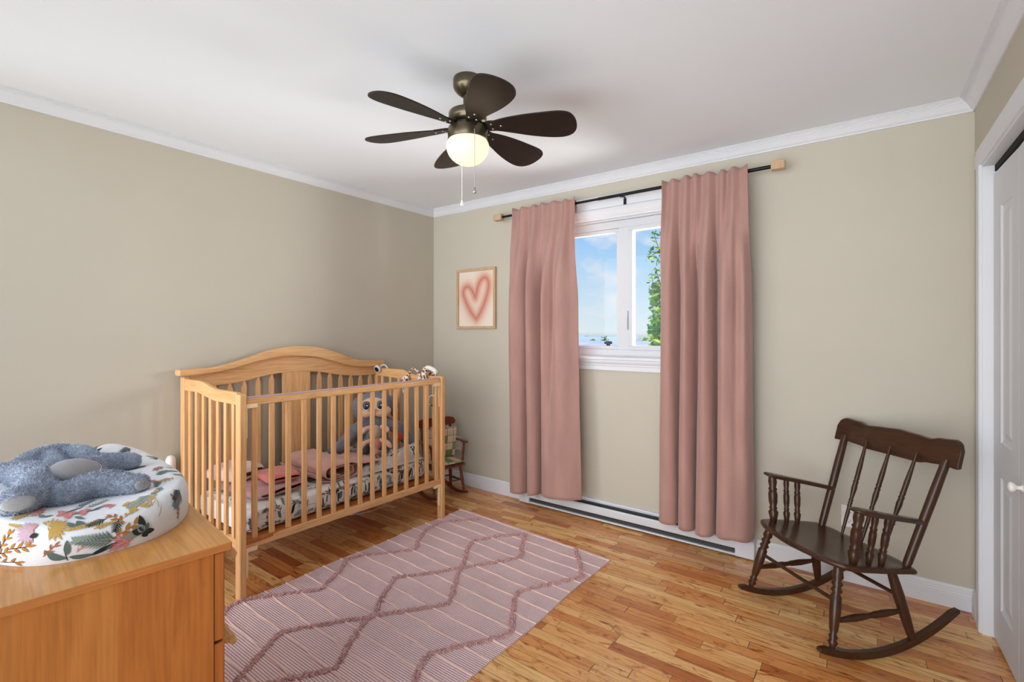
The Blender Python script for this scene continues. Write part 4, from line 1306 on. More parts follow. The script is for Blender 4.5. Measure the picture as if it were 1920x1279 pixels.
# little pink doll leaning on its tummy
dx = tp(.165, -.01, 0)
doll = empty('plush_doll', V(tx, ty, .492) + dx); tag(doll, 'small pink and cream plush doll leaning on the grey plush animal', 'soft toy')
def dp(f, s, z): return face_dir * f + fr * s + V(0, 0, z)
blob([('ball', dp(-.01, 0, .075), (.042, .042, .05)), ('ball', dp(-.02, 0, .15), (.044, .044, .05)), ('ball', dp(.025, .0, .024), (.027, .027, .024))], 'doll_body', M['pink_plush'], doll, .006, 4)
blob([('ball', dp(.008, 0, .155), (.034, .034, .042))], 'doll_bib', fabric('grey_bib', srgb(178, 166, 152), .08, 400), doll, .005, 3)
for s in (-1, 1):
    b = MB(); pts = catmull([dp(-.02, s * .035, .185), dp(-.005, s * .07, .175), dp(.015, s * .085, .155)], 4); b.tube(pts, [.014, .015, .016, .017, .018, .018, .017, .014, .007], 12); b.build('arm', M['palepink'], doll)
    b = MB(); pts = catmull([dp(.0, s * .03, .10), dp(.02, s * .075, .085), dp(.04, s * .105, .050)], 4); b.tube(pts, [.013, .014, .014, .015, .016, .016, .016, .014, .007], 12); b.build('leg', M['peach_plush'], doll)
b = MB(); b.tube([dp(.024, -.008, .145), dp(.026, 0, .140), dp(.024, .008, .145)], .0012, 6); b.build('mouth', M['eye_l'], doll)

# ------------------------------------------------------------------ things clipped on the crib
# baby monitor camera over the far back corner
mo = empty('baby_camera', (.11, -.70, 1.055)); tag(mo, 'white clip-on baby camera with a black face at the crib corner', 'camera')
md_ = V(.16, -.93, -.34).normalized()
rq = md_.to_track_quat('Z', 'Y').to_matrix()
b = MB(Matrix.Translation((.0, -.02, -.015)) @ rq.to_4x4() @ Matrix.Rotation(R(38), 4, 'Z'))
b.lathe([(0, -.012), (.024, -.012), (.030, -.006), (.031, .002), (.027, .009), (.022, .010), (0, .0095)], seg=32)
for i in range(len(b.v)): pass
bo = b.build('camera_body', M['vinyl'], mo)
b = MB(Matrix.Translation((.0, -.02, -.015)) @ rq.to_4x4()); b.lathe([(0, .0112), (.018, .0112), (.021, .0095), (.021, .006)], seg=28); b.build('lens_face', M['gap'], bo)
b = MB(); b.tube(catmull([(.005, -.012, -.01), (.018, .006, .012), (.036, .022, .016), (.052, .034, -.006), (.054, .036, -.03)], 6), .0058, 10); b.build('camera_arm', M['vinyl'], mo)

# giraffe print spiral toy on the far end rail
m, t = newmat('giraffe_print', .9, None, 0, .2)
vo = t.node('ShaderNodeTexVoronoi', feature='DISTANCE_TO_EDGE', i_Scale=42.0); t.to(t.coords('Object'), vo.inputs['Vector'])
t.to(t.ramp(vo.outputs[0], [(.10, srgb(238, 226, 212)), (.17, srgb(132, 74, 46))]), t.bsdf.inputs['Base Color'])
M['giraffe'] = m
gt = empty('spiral_toy', (.60, -.672, 1.014)); tag(gt, 'giraffe print spiral toy with dangling teethers wrapped over the far crib rail', 'toy')
def fr_pt(x, dy, z): return V(x - .60, -.672 + (x - .065) / .677 * .03 - .018 + dy + .672, z - 1.0)
coil = []
for k in range(0, 46):
    a = k / 45 * 2 * PI * 1.6 + 2.6
    coil.append(fr_pt(.565 + .075 * k / 45, .0 + .040 * math.cos(a), .998 + .052 * math.sin(a)))
b = MB(); b.tube(coil, [.010 + .009 * math.sin(PI * min(1, k / 14)) if k < 14 else .019 for k in range(46)], 14); b.ico(coil[-1], .019, 2); b.build('spiral_body', M['giraffe'], gt)
b = MB(); b.tube(catmull([fr_pt(.615, -.012, 1.055), fr_pt(.65, -.016, 1.056), fr_pt(.69, -.014, 1.040), fr_pt(.70, -.012, 1.028)], 5), .016, 14); b.ico(fr_pt(.70, -.012, 1.028), .016, 2); b.build('cream_tail', fabric('cream_plush', srgb(240, 234, 222), .04, 400), gt)
b = MB(); b.ico(fr_pt(.425, -.035, .963), 1, 3, (.034, .026, .026)); b.ico(fr_pt(.448, -.05, .975), 1, 2, (.02, .018, .018)); b.ico(fr_pt(.405, -.03, .885), 1, 2, (.020, .012, .034)); b.tube([fr_pt(.425, -.033, .95), fr_pt(.405, -.03, .89)], .005, 8)
b.tube(catmull([fr_pt(.43, -.03, .975), fr_pt(.45, .0, 1.035), fr_pt(.50, -.02, 1.04), fr_pt(.56, -.03, 1.02)], 5), .009, 10); b.build('giraffe_head', M['giraffe'], gt)
b = MB(); sh = [(.0, .05), (.028, .05), (.028, .025), (.016, .014), (.016, -.014), (.028, -.03), (.022, -.052), (.004, -.050), (.0, -.034), (.004, -.02), (-.006, 0), (-.016, .018)]
b.prism([(x + .548 - .60, z + .850 - 1.0) for x, z in reversed(sh)], 1, -.055, -.040); b.build('teether', wood('teether_beech', srgb(212, 150, 72), srgb(222, 164, 86), None, 2, .5), gt, bevel=.004)
b = MB(); b.tube([fr_pt(.545, -.032, .985), fr_pt(.548, -.035, .90)], .004, 8); b.build('teether_strap', M['giraffe'], gt)
ring = [fr_pt(.690 + .028 * math.cos(a), -.03 + .012 * math.cos(a), .825 + .036 * math.sin(a)) for a in [k * PI / 12 for k in range(25)]]
b = MB(); b.tube(ring, .0052, 10, cap=False); b.build('ring', M['giraffe'], gt)
b = MB(); b.tube([fr_pt(.692, -.026, .862), fr_pt(.695, -.020, .99)], .004, 8); b.build('ring_strap', fabric('pale_blue_ribbon', srgb(178, 190, 196), .05, 400), gt)
# thin white cable on the floor under the crib
b = MB(); b.tube(catmull([(.075, -1.10, .0035), (.16, -1.03, .0035), (.22, -.93, .0035), (.24, -.82, .0035), (.20, -.66, .0035), (.10, -.45, .0035)], 10), .003, 8)
tag(b.build('cable', M['outlet']), 'thin white cable lying on the floor under the crib', 'cable')
# ------------------------------------------------------------------ large rocking chair
def rocking_chair(name, loc, rz, mats, label, P):
    e = empty(name, loc, rz); tag(e, label, 'rocking chair')
    wd, wz = mats                       # wood for flat boards, wood for turned pieces
    s = P['s']
    RZ = lambda x: (x - P['cx']) ** 2 / (2 * P['R'])
    # rockers
    for sy in (-1, 1):
        pts_b, pts_t = [], []
        n = 36
        for k in range(n + 1):
            x = P['rb'] + (P['rf'] - P['rb']) * k / n
            t_ = P['rh'] * (.5 + .5 * smooth01(min(k / n, 1 - k / n) / .05))
            pts_b.append((x, RZ(x))); pts_t.append((x, RZ(x) + t_))
        b = MB(); b.strip(pts_b, pts_t, 1, sy * P['ry'] - P['rw'] / 2, sy * P['ry'] + P['rw'] / 2)
        b.build('rocker', wd, e, bevel=.004 * s, bseg=3)
    # seat: a thick board with bowed front
    so = catmull([V(x, y, 0) for x, y in P['seat']], 6, True)
    n = len(so)
    sz = lambda x: P['sz'] + P['st'] * x
    b = MB()
    c0 = V(sum(p.x for p in so) / n, 0, 0)
    rings = []
    for k_, dz in ((.0, -.007), (.55, -.008), (.85, -.003), (.955, 0), (.985, -.003), (1.0, -.009), (.995, -.017), (.97, -.0225), (.0, -.0225)):
        rings.append([V(c0.x + (p.x - c0.x) * k_, p.y * k_, sz(c0.x + (p.x - c0.x) * k_) + dz * P['sth']) for p in so])
    vs = [p for r_ in rings for p in r_]
    b.add(vs, [(r_ * n + i, r_ * n + (i + 1) % n, (r_ + 1) * n + (i + 1) % n, (r_ + 1) * n + i) for r_ in range(len(rings) - 1) for i in range(n)], True)
    b.build('seat', wd, e)
    # legs
    LP = [(0, .55), (.05, .62), (.09, 1.02), (.125, .62), (.155, .98), (.185, .60), (.24, .88), (.45, 1.12), (.62, 1.10), (.655, .74), (.69, 1.18), (.73, .74), (.77, 1.18), (.81, .74), (.85, 1.15), (.92, .95), (1, .85)]
    LB_ = [(0, .65), (.08, .85), (.3, 1.05), (.6, 1.15), (.85, 1.0), (1, .8)]
    legs = {}
    for nm, (bx_, by, tx_, ty_), prof in (('f', P['fl'], LP), ('b', P['bl'], LB_)):
        for sy in (-1, 1):
            a_ = V(bx_, sy * by, RZ(bx_) + P['rh'] - .008 * s); c_ = V(tx_, sy * ty_, sz(tx_) - .018 * P['sth'])
            legs[nm, sy] = (a_, c_)
            b = MB(); b.turned(a_, c_, [(q, r_ * P['lr']) for q, r_ in prof], 16); b.build('leg', wz, e)
    SP_ = [(0, .6), (.1, .75), (.28, 1.1), (.44, .95), (.475, .75), (.5, .8), (.525, .75), (.56, .95), (.72, 1.1), (.9, .75), (1, .6)]
    for sy in (-1, 1):
        a_ = legs['f', sy][0].lerp(legs['f', sy][1], P['sh'][0]); c_ = legs['b', sy][0].lerp(legs['b', sy][1], P['sh'][1])
        b = MB(); b.turned(a_, c_, [(q, r_ * P['lr'] * .72) for q, r_ in SP_], 12); b.build('side_stretcher', wz, e)
    for nm, h_ in (('f', P['ch'][0]), ('b', P['ch'][1])):
        a_ = legs[nm, -1][0].lerp(legs[nm, -1][1], h_); c_ = legs[nm, 1][0].lerp(legs[nm, 1][1], h_)
        b = MB(); b.tube([a_, a_.lerp(c_, .5), c_], P['lr'] * .45, 10); b.build('cross_stretcher', wz, e)
    # back posts, spindles, crest
    (px, py, qx, qy, qz) = P['post']
    for sy in (-1, 1):
        b = MB(); a_, c_ = V(px, sy * py, sz(px) - .016), V(qx, sy * qy, qz)
        b.turned(a_, c_, [(0, .7 * P['pr']), (.06, .95 * P['pr']), (.3, 1.0 * P['pr']), (.7, 1.05 * P['pr']), (.95, .95 * P['pr']), (1, .9 * P['pr'])], 14); b.build('back_post', wz, e)
    KP_ = [(0, .55), (.08, .8), (.22, 1.0), (.30, .95), (.315, 1.25), (.33, .9), (.345, 1.25), (.36, .9), (.375, 1.2), (.39, .9), (.43, 1.1), (.50, 1.45), (.55, 1.2), (.565, 1.5), (.58, 1.05), (.60, 1.35), (.62, 1.2), (.72, 1.25), (.85, .95), (1, .6)]
    for k in P['spin']:
        b = MB(); b.turned(V(px - .006, k * py * .95, sz(px) - .014), V(qx, k * qy, qz), [(q, r_ * P['kr']) for q, r_ in KP_], 12); b.build('back_spindle', wz, e)
    # crest rail, curved in plan
    n = 48; lo, hi = [], []
    b = MB(); rows = []
    for k in range(n + 1):
        y = -P['cw'] + 2 * P['cw'] * k / n
        zt, zb2 = sinterp(P['ct'], abs(y)), sinterp(P['cb'], abs(y))
        xo = qx - P['bow'] * (1 - (y / P['cw']) ** 2) + .006 * s
        th = P['cth']
        lean = P['lean']
        rows.append([V(xo - th / 2, y, zb2), V(xo + th / 2, y, zb2), V(xo + th / 2 - lean * (zt - zb2), y, zt), V(xo - th / 2 - lean * (zt - zb2), y, zt)])
    vs = [p for r_ in rows for p in r_]
    fs = [(4 * k + i, 4 * k + (i + 1) % 4, 4 * k + 4 + (i + 1) % 4, 4 * k + 4 + i) for k in range(n) for i in range(4)]
    b.add(vs, fs + [(0, 3, 2, 1), (4 * n, 4 * n + 1, 4 * n + 2, 4 * n + 3)], False)
    b.build('crest_rail', wd, e, bevel=.005 * s, bseg=3)
    # arms with turned supports
    (fx_, fz, bx2, bz2, ay) = P['arm']
    for sy in (-1, 1):
        o_ = [(fx_, ay + .028 * s), (fx_ + .012 * s, ay), (fx_, ay - .026 * s), (fx_ - .05 * s, ay - .034 * s), ((fx_ + bx2) / 2, ay - .026 * s), (bx2, ay - .024 * s - P['ain']), (bx2 - .02 * s, ay - .01 * s - P['ain']), (bx2, ay + .012 * s - P['ain']), ((fx_ + bx2) / 2, ay + .020 * s), (fx_ - .05 * s, ay + .034 * s)]
        oc = catmull([V(x, sy * y, 0) for x, y in o_], 5, True)
        az = lambda x: bz2 + (fz - bz2) * (x - bx2) / (fx_ - bx2)
        n = len(oc); th = .018 * s
        rings = []
        cxx = (fx_ + bx2) / 2
        for kk, dz in ((0, 0), (.9, 0), (.97, -.003 * s), (1, -.009 * s), (.97, -.015 * s), (.9, -th), (0, -th)):
            rings.append([V(cxx + (p.x - cxx) * (kk if kk else 0.0), sy * ay + (p.y - sy * ay) * kk, az(cxx + (p.x - cxx) * kk) + dz) for p in oc])
        b = MB(); vs = [p for r_ in rings for p in r_]
        b.add(vs, [(r_ * n + i, r_ * n + (i + 1) % n, (r_ + 1) * n + (i + 1) % n, (r_ + 1) * n + i) for r_ in range(len(rings) - 1) for i in range(n)], True)
        b.build('arm', wd, e)
        AP_ = [(0, .6), (.10, .8), (.24, 1.1), (.30, .7), (.33, .95), (.36, .7), (.46, .95), (.62, 1.0), (.70, .8), (.73, 1.0), (.77, .72), (.88, .95), (.97, .85), (1, .8)]
        for q, (x0, x1, rr) in enumerate(P['sup']):
            b = MB(); b.turned(V(x0, sy * P['sy'], sz(x0) - .010), V(x1, sy * (ay - .004), az(x1) - .012 * s), [(t_, r_ * rr) for t_, r_ in AP_], 14); b.build('arm_spindle', wz, e)
    return e
M['dark_x'] = wood('dark_walnut_board', srgb(52, 31, 20), srgb(72, 44, 27), srgb(38, 22, 15), 1, .28, 1.0, .25, 10)
M['mahog_x'] = wood('red_mahogany_board', srgb(106, 47, 31), srgb(126, 60, 40), srgb(86, 36, 24), 1, .32, 1.0, .3, 10)
rocking_chair('rocking_chair', (3.07, -.473, 0), math.atan2(-.733, -.68), (M['dark_x'], M['dark']),
    'dark brown wooden rocking chair with turned spindles in the right corner by the closet',
    dict(s=1, cx=.045, R=.64, rf=.315, rb=-.375, ry=.24, rw=.026, rh=.030, sth=1.0,
         seat=[(.262, 0), (.245, .12), (.225, .195), (.175, .255), (.06, .265), (-.10, .262), (-.155, .245), (-.172, .12), (-.175, 0), (-.172, -.12), (-.155, -.245), (-.10, -.262), (.06, -.265), (.175, -.255), (.225, -.195), (.245, -.12)],
         sz=.366, st=.13, lr=.0185, fl=(.252, .24, .175, .195), bl=(-.14, .24, -.075, .20), sh=(.33, .40), ch=(.56, .60),
         post=(-.135, .215, -.312, .245, .79), pr=.0175, spin=(-.5, 0, .5), kr=.0085,
         cw=.298, ct=[(0, .870), (.07, .865), (.15, .859), (.20, .871), (.265, .877), (.287, .863), (.298, .833)], cb=[(0, .747), (.12, .747), (.17, .758), (.23, .764), (.298, .762)], bow=.022, cth=.024, lean=.28,
         arm=(.150, .620, -.195, .540, .247), ain=.016, sy=.222, sup=((.135, .125, .021), (.060, .045, .014), (-.002, -.020, .015))))
kid = rocking_chair('child_rocking_chair', (.405, -.300, 0), R(-15), (M['mahog_x'], M['mahog']),
    'small reddish-brown childs rocking chair in the corner behind the crib',
    dict(s=.62, cx=-.02, R=.60, rf=.155, rb=-.24, ry=.140, rw=.020, rh=.022, sth=.85,
         seat=[(.135, 0), (.13, .09), (.115, .145), (.06, .155), (-.05, .152), (-.10, .14), (-.108, 0), (-.10, -.14), (-.05, -.152), (.06, -.155), (.115, -.145), (.13, -.09)],
         sz=.257, st=.05, lr=.0125, fl=(.105, .140, .078, .118), bl=(-.10, .140, -.07, .115), sh=(.40, .40), ch=(.45, .45),
         post=(-.062, .128, -.105, .135, .565), pr=.0115, spin=(-.5, 0, .5), kr=.0055,
         cw=.182, ct=[(0, .612), (.12, .612), (.165, .604), (.182, .582)], cb=[(0, .543), (.12, .543), (.165, .548), (.182, .562)], bow=.012, cth=.018, lean=.12,
         arm=(.115, .432, -.075, .442, .158), ain=.012, sy=.135, sup=((.085, .085, .010),)))
# patchwork cushions on the small chair
m, t = newmat('plaid_patchwork', .9, None, 0, .2)
tc = t.node('ShaderNodeTexCoord'); mp = t.node('ShaderNodeMapping'); mp.inputs['Scale'].default_value = (16.5, 16.5, 16.5); mp.inputs['Location'].default_value = (.4, .35, .1); t.to(tc.outputs['Object'], mp.inputs[0])
fl = t.node('ShaderNodeVectorMath', operation='FLOOR'); t.to(mp.outputs[0], fl.inputs[0])
wn = t.node('ShaderNodeTexWhiteNoise', noise_dimensions='3D'); t.to(fl.outputs[0], wn.inputs['Vector'])
patch = t.ramp(wn.outputs[0], [(0, srgb(214, 198, 170)), (.3, srgb(228, 212, 184)), (.52, srgb(128, 146, 92)), (.62, srgb(218, 188, 170)), (.8, srgb(206, 190, 160)), (.93, srgb(146, 158, 104))], 'CONSTANT')
sp = t.node('ShaderNodeSeparateXYZ'); fr_ = t.node('ShaderNodeVectorMath', operation='FRACTION'); t.to(mp.outputs[0], fr_.inputs[0]); t.to(fr_.outputs[0], sp.inputs[0])
g = t.math('MAXIMUM', t.math('LESS_THAN', sp.outputs[1], .07), t.math('LESS_THAN', sp.outputs[2], .07))
t.to(t.mix(t.math('MULTIPLY', g, .8), patch, srgb(120, 60, 50)), t.bsdf.inputs['Base Color'])
M['plaid'] = m
m2_ = m.copy(); m2_.name = 'plaid_patchwork_seat'
for nd in m2_.node_tree.nodes:
    if nd.type == 'MATH' and nd.operation == 'LESS_THAN': pass
def cushion(b, cx_, cy, cz, hx, hy, hz, rot, flat=1):
    Rm = rot.to_4x4(); Tm = Matrix.Translation((cx_, cy, cz))
    old = b.M; b.M = (old @ Tm @ Rm) if old else Tm @ Rm
    def f(s_):
        def g_(u, v):
            x, y = u * 2 - 1, v * 2 - 1
            k = (max(0, 1 - abs(x) ** 4) * max(0, 1 - abs(y) ** 4)) ** .45
            w_ = 1 + .12 * noise.noise(V(x * 2.2, y * 2.2, 4))
            pin = .02 * (abs(x) * abs(y)) 
            return V(x * hx * (1 - pin), y * hy * (1 - pin), s_ * hz * k * w_)
        return g_
    b.grid(f(1), 22, 22); b.grid(f(-1), 22, 22)
    b.M = old
kt = Matrix.Rotation(R(-15), 4, 'Z')
ck = empty('seat_cushion', V(.405, -.300, .279) + (kt @ V(.022, 0, 0)), R(-15)); tag(ck, 'flat green and cream patchwork seat cushion on the small rocking chair', 'cushion')
b = MB(); cushion(b, 0, 0, 0, .112, .128, .013, Matrix.Identity(3)); b.build('cushion_cover', m2_, ck)
ms, ts = M['plaid'], None
ck2 = empty('back_cushion', V(.405, -.300, .420) + (kt @ V(-.022, 0, 0)), R(-15)); tag(ck2, 'pink and green plaid patchwork back cushion leaning in the small rocking chair', 'cushion')
b = MB(); cushion(b, 0, 0, 0, .128, .142, .024, Matrix.Rotation(R(-82), 3, 'Y')); b.build('cushion_cover', M['plaid'], ck2)
for sy in (-1, 1):
    b = MB(); b.tube(catmull([(-.02, sy * .120, .10), (-.045, sy * .142, .125), (-.05, sy * .150, .115), (-.045, sy * .158, .085), (-.05, sy * .160, .055)], 5), .0018, 6); b.build('tie', M['mauve_knit'], ck2)

# small white fitting on the left wall beside the crib
e = empty('night_light', (.0, -2.085, .56)); tag(e, 'small white rounded plug-in light on the left wall by the crib', 'night light')
b = MB(Matrix.Rotation(R(90), 4, 'Y')); b.rbox((-.03, -.026, .0), (.05, .026, .012), .004); b.build('base', M['outlet'], e)
b = MB(); b.lathe([(0, -.045), (.020, -.043), (.0245, -.035), (.0245, .045), (.022, .062), (.014, .074), (0, .079)], (.036, 0, 0), 24); b.build('shade', M['crib_knob'] if 0 else M['outlet'], e)
# shared pad surface
PAD_A, PAD_B, PAD_N = .405, .212, 2.5
PX, PYc = -.533, -.206           # pad centre in dresser space
def pad_outline(a):
    c, s = math.cos(a), math.sin(a)
    r = (abs(c / PAD_A) ** PAD_N + abs(s / PAD_B) ** PAD_N) ** (-1 / PAD_N)
    return r * c, r * s
def pad_top(x, y):
    """height of the pad top over the dresser, x along, y across (pad space)"""
    k = abs(y) / PAD_B
    side = 1.0 if y < 0 else .45 + .55 * max(0.0, min(1.0, (x + .05) / .30))
    h = .074 + .040 * side * (k ** 2.2 if k < .78 else .78 ** 2.2 - .05 * (k - .78))
    h += .042 * math.exp(-((x + .28) / .12) ** 2 - ((y - .085) / .075) ** 2)
    h += .012 * math.exp(-((x - .36) / .08) ** 2)
    return h
def pad_pt(a, r):
    """a = angle round the pad, r: 0 centre .. 1 bottom edge"""
    ox, oy = pad_outline(a)
    if r < .78:
        k = r / .78 * .90
        x, y = ox * k, oy * k
        e = k / .90
        return x, y, pad_top(x, y) - .012 * e ** 6
    f = (r - .78) / .22
    x9, y9 = ox * .90, oy * .90
    zt = pad_top(x9, y9) - .012
    ph = f * math.pi * .80
    k = .90 + .10 * math.sin(min(ph, math.pi / 2)) - (.02 * (1 - math.sin(ph)) if ph > math.pi / 2 else 0)
    z = zt * (1 - (1 - math.cos(ph)) / (1 - math.cos(math.pi * .80)))
    return ox * k, oy * k, max(z, .0)
# ------------------------------------------------------------------ changing pad on the dresser
th_ = R(-7)
def pad_w(x, y, z):
    X, Y = PX + x, PYc + y
    return V(1.999 + X * math.cos(th_) - Y * math.sin(th_), -2.618 + X * math.sin(th_) + Y * math.cos(th_), .8504 + z)
pad_o = pad_w(0, 0, 0)
pad = empty('changing_pad', pad_o); tag(pad, 'contoured changing pad in a white botanical print cover on the dresser', 'changing pad')
def ps(a, r):
    return pad_w(*pad_pt(a, r)) - pad_o
b = MB(); b.cur = FLN.index('base')
b.grid(lambda u, v: ps(2 * PI * u, max(.002, v)), 180, 70, closed_u=True)
ring = [ps(2 * PI * k / 90, 1.0) for k in range(90)]; b.add(ring, [tuple(range(90))], False)
# arc length along the pad's edge -> angle
AL = [(-PI, 0.0)]
for k in range(1, 721):
    a0, a1 = -PI + (k - 1) * PI / 360, -PI + k * PI / 360
    AL.append((a1, AL[-1][1] + math.hypot(pad_outline(a1)[0] - pad_outline(a0)[0], pad_outline(a1)[1] - pad_outline(a0)[1])))
AI = [(s, a) for a, s in AL]
import bisect
AIs = [s for s, a in AI]
def s_of(adeg):
    a = R(adeg); k = int((a + PI) / (PI / 360)); k = max(0, min(719, k)); f = (a + PI) / (PI / 360) - k
    return AL[k][1] + (AL[k + 1][1] - AL[k][1]) * f
def a_of(s):
    k = max(1, min(len(AI) - 1, bisect.bisect(AIs, s)))
    (s0, a0), (s1, a1) = AI[k - 1], AI[k]
    return a0 + (a1 - a0) * (s - s0) / max(1e-9, s1 - s0)
def v_of(r): return .118 * (1 - r) / .22 if r > .78 else .118 + (.78 - r) / .78 * .25
def pad_s(u, v, lift):
    if v < .003: return None
    a = a_of(u)
    r = 1 - .22 * v / .118 if v < .118 else .78 - (v - .118) / .25 * .78
    if r < .05: return None
    p = ps(a, r)
    n = (ps(a + .01, r) - p).cross(ps(a, r - .01) - p)
    if n.length > 1e-12: n.normalize()
    return p + n * (lift + .0004)
def at_(a, r): return s_of(a), v_of(r)
D = R
def P_leaf(a, r, ang, ln, wd, c, lift=.001, bend=0): leaf_shape(b, pad_s, *at_(a, r), D(ang), ln * 1.25, wd * 1.25, c, lift, bend)
def P_sprig(a, r, ang, ln, c, k=5, wd=.3, st='rust'): sprig(b, pad_s, *at_(a, r), D(ang), ln * 1.25, c, k, wd, st)
def P_frond(a, r, ang, ln, c, k=9, sp=.5): frond(b, pad_s, *at_(a, r), D(ang), ln * 1.3, c, k, sp)
def P_pro(a, r, rad, c1, c2, ang=90): protea(b, pad_s, *at_(a, r), rad * 1.15, c1, c2, D(ang))
rp = random.Random(21)
# ochre sprigs bottom left
for a, r, ang, k in ((-30.5, .955, 15, 5), (-27.5, .93, 55, 5), (-24.0, .92, 10, 5), (-27.0, .98, 5, 4)): P_sprig(a, r, ang, .034, 'ochre', k, .34, 'dark')
P_leaf(-31, .985, 10, .03, .013, 'green'); P_leaf(-30, .99, 40, .02, .011, 'sage'); P_leaf(-31.5, .985, -15, .02, .010, 'dark')
# green three-leaf stem
stem(b, pad_s, *at_(-9.0, .985), D(100), .032, .0016, 'dark')
P_leaf(-9.2, .975, 140, .034, .013, 'green', .001, .5); P_leaf(-9.0, .955, 92, .028, .009, 'green'); P_leaf(-8.8, .965, -8, .034, .011, 'green', .001, -.4)
P_sprig(-14.5, .95, 50, .024, 'rust', 4, .3); P_sprig(-7.0, .95, 50, .020, 'coral', 5, .2, 'coral')
# sage fern and rose protea
P_frond(2.0, .935, 163, .055, 'sage', 11, .42); P_frond(2.3, .925, 170, .050, 'green', 9, .36)
P_sprig(1.5, .92, 25, .036, 'ochre', 5, .42); P_sprig(4.6, .87, 125, .030, 'rust', 5, .4, 'mustard'); P_sprig(4.6, .84, 40, .022, 'mustard', 4, .5, 'mustard')
P_leaf(3.5, .93, -5, .030, .014, 'sage', .0014)
P_pro(5.2, .965, .032, 'pink', 'coral', 170); P_pro(4.0, .972, .026, 'coral', 'mauve', 190)
for ang, ln, wd, c in ((95, .036, .012, 'dark'), (150, .020, .014, 'dark'), (60, .018, .012, 'green'), (-10, .020, .012, 'dark'), (-60, .014, .011, 'dark'), (110, .020, .012, 'sage')): P_leaf(9.0, .935, ang, ln, wd, c, .0018)
P_leaf(-4.2, .985, 22, .048, .010, 'dark', .001, .1); P_leaf(-.5, .968, 20, .026, .008, 'green')
# mustard blossoms
for q in range(16): P_leaf(5.5 + rp.uniform(0, 5.5), .77 + rp.uniform(-.04, .06), rp.uniform(-20, 40), rp.uniform(.010, .016), .008, 'mustard', .0012)
for q in range(9): P_leaf(12 + q * 1.2 + rp.uniform(-.4, .4), .80 - q * .012 + rp.uniform(-.015, .015), 30 + rp.uniform(-25, 25), .013, .006, 'mustard', .0012)
# pink buds and their leaves
for a, r, c in ((-13, .68, 'pink'), (-4.8, .70, 'pink'), (-8.8, .72, 'pink')):
    P_pro(a, r, .018, c, 'coral', 160 if a > -10 else 20)
for a, r, ang, ln in ((-14.5, .70, 200, .026), (-9, .72, 5, .05), (-12, .70, 35, .05), (-8, .75, -40, .022), (-3, .70, 20, .03)): P_leaf(a, r, ang, ln, .006, 'green', .001, .3)
P_leaf(-7.2, .80, -50, .026, .011, 'green', .0012, -.4)
# mauve and mustard proteas
P_pro(-18.6, .85, .026, 'mauve', 'mauve', 200); P_pro(-17.6, .84, .018, 'coral', 'mauve', 180); P_pro(-13.0, .83, .030, 'mustard', 'mustard', 20); P_pro(-14.0, .82, .020, 'mustard', 'peach', 40)
P_leaf(-9.4, .81, -35, .020, .009, 'green', .0013, -.4); P_leaf(-16.0, .86, 200, .013, .009, 'dark', .0016); P_frond(-20, .83, 175, .035, 'mustard', 7, .25)
P_pro(-26.5, .71, .028, 'mustard', 'mustard', 15); P_pro(-22, .66, .022, 'coral', 'pink', 25); P_leaf(-19.5, .70, -20, .022, .009, 'green')
# tawny stems at the near corner
for a, r, ang in ((23.2, .96, 95), (23.4, .91, 80), (23.6, .88, 110)): P_sprig(a, r, ang, .022, 'rust', 5, .30, 'dark')
P_frond(28.0, .84, 205, .044, 'teal', 9, .55); P_frond(28.4, .83, 195, .040, 'dark', 7, .5)
P_frond(0.2, .82, 200, .026, 'dark', 6, .5); P_frond(3.2, .84, 250, .024, 'dark', 6, .6); P_frond(-1.0, .83, 190, .045, 'mustard', 9, .22); P_frond(-3.2, .86, 10, .03, 'mustard', 7, .3)
P_frond(-8.5, .58, 30, .05, 'teal', 7, .25); P_frond(-5.0, .62, 22, .055, 'sage', 7, .22)
for q in range(5): P_leaf(3.6 + q * .25, .655 + .006 * q, 160 + 14 * q, .022, .003, 'pink', .001)
for q in range(6): P_leaf(13.5 + rp.uniform(-2, 2), .86 + rp.uniform(-.05, .05), 60 + rp.uniform(-20, 20), .03, .0016, 'mustard', .001)
P_frond(17, .70, 200, .06, 'sage', 9, .3); P_frond(26, .70, 185, .05, 'teal', 7, .25); P_frond(34, .62, 190, .05, 'green', 7, .3); P_pro(33, .56, .022, 'pink', 'coral', 0)
P_sprig(40, .74, 150, .04, 'mustard', 6, .3); P_frond(62, .70, 160, .06, 'green', 8, .4); P_sprig(82, .66, 170, .05, 'rust', 6, .3); P_frond(52, .84, 120, .04, 'sage', 8, .4)
P_frond(100, .60, 100, .05, 'dark', 8, .5); P_sprig(118, .55, 60, .05, 'rust', 6, .3); P_frond(108, .42, 150, .06, 'sage', 8, .4); P_sprig(125, .30, 40, .05, 'mustard', 6, .3); P_frond(135, .6, 60, .06, 'green', 8, .4); P_frond(150, .7, 90, .05, 'dark', 8, .5)
P_leaf(60, .80, 100, .03, .010, 'dark'); P_leaf(75, .80, 70, .03, .009, 'green'); P_sprig(90, .85, 100, .03, 'coral', 5, .3)
scatter_print(b, pad_s, s_of(-150), s_of(-36), .01, .30, 60, rp, .8)
scatter_print(b, pad_s, s_of(125), s_of(175), .02, .3, 22, rp, .8)
b.build('botanical_cover', FLM, pad, recalc=False)

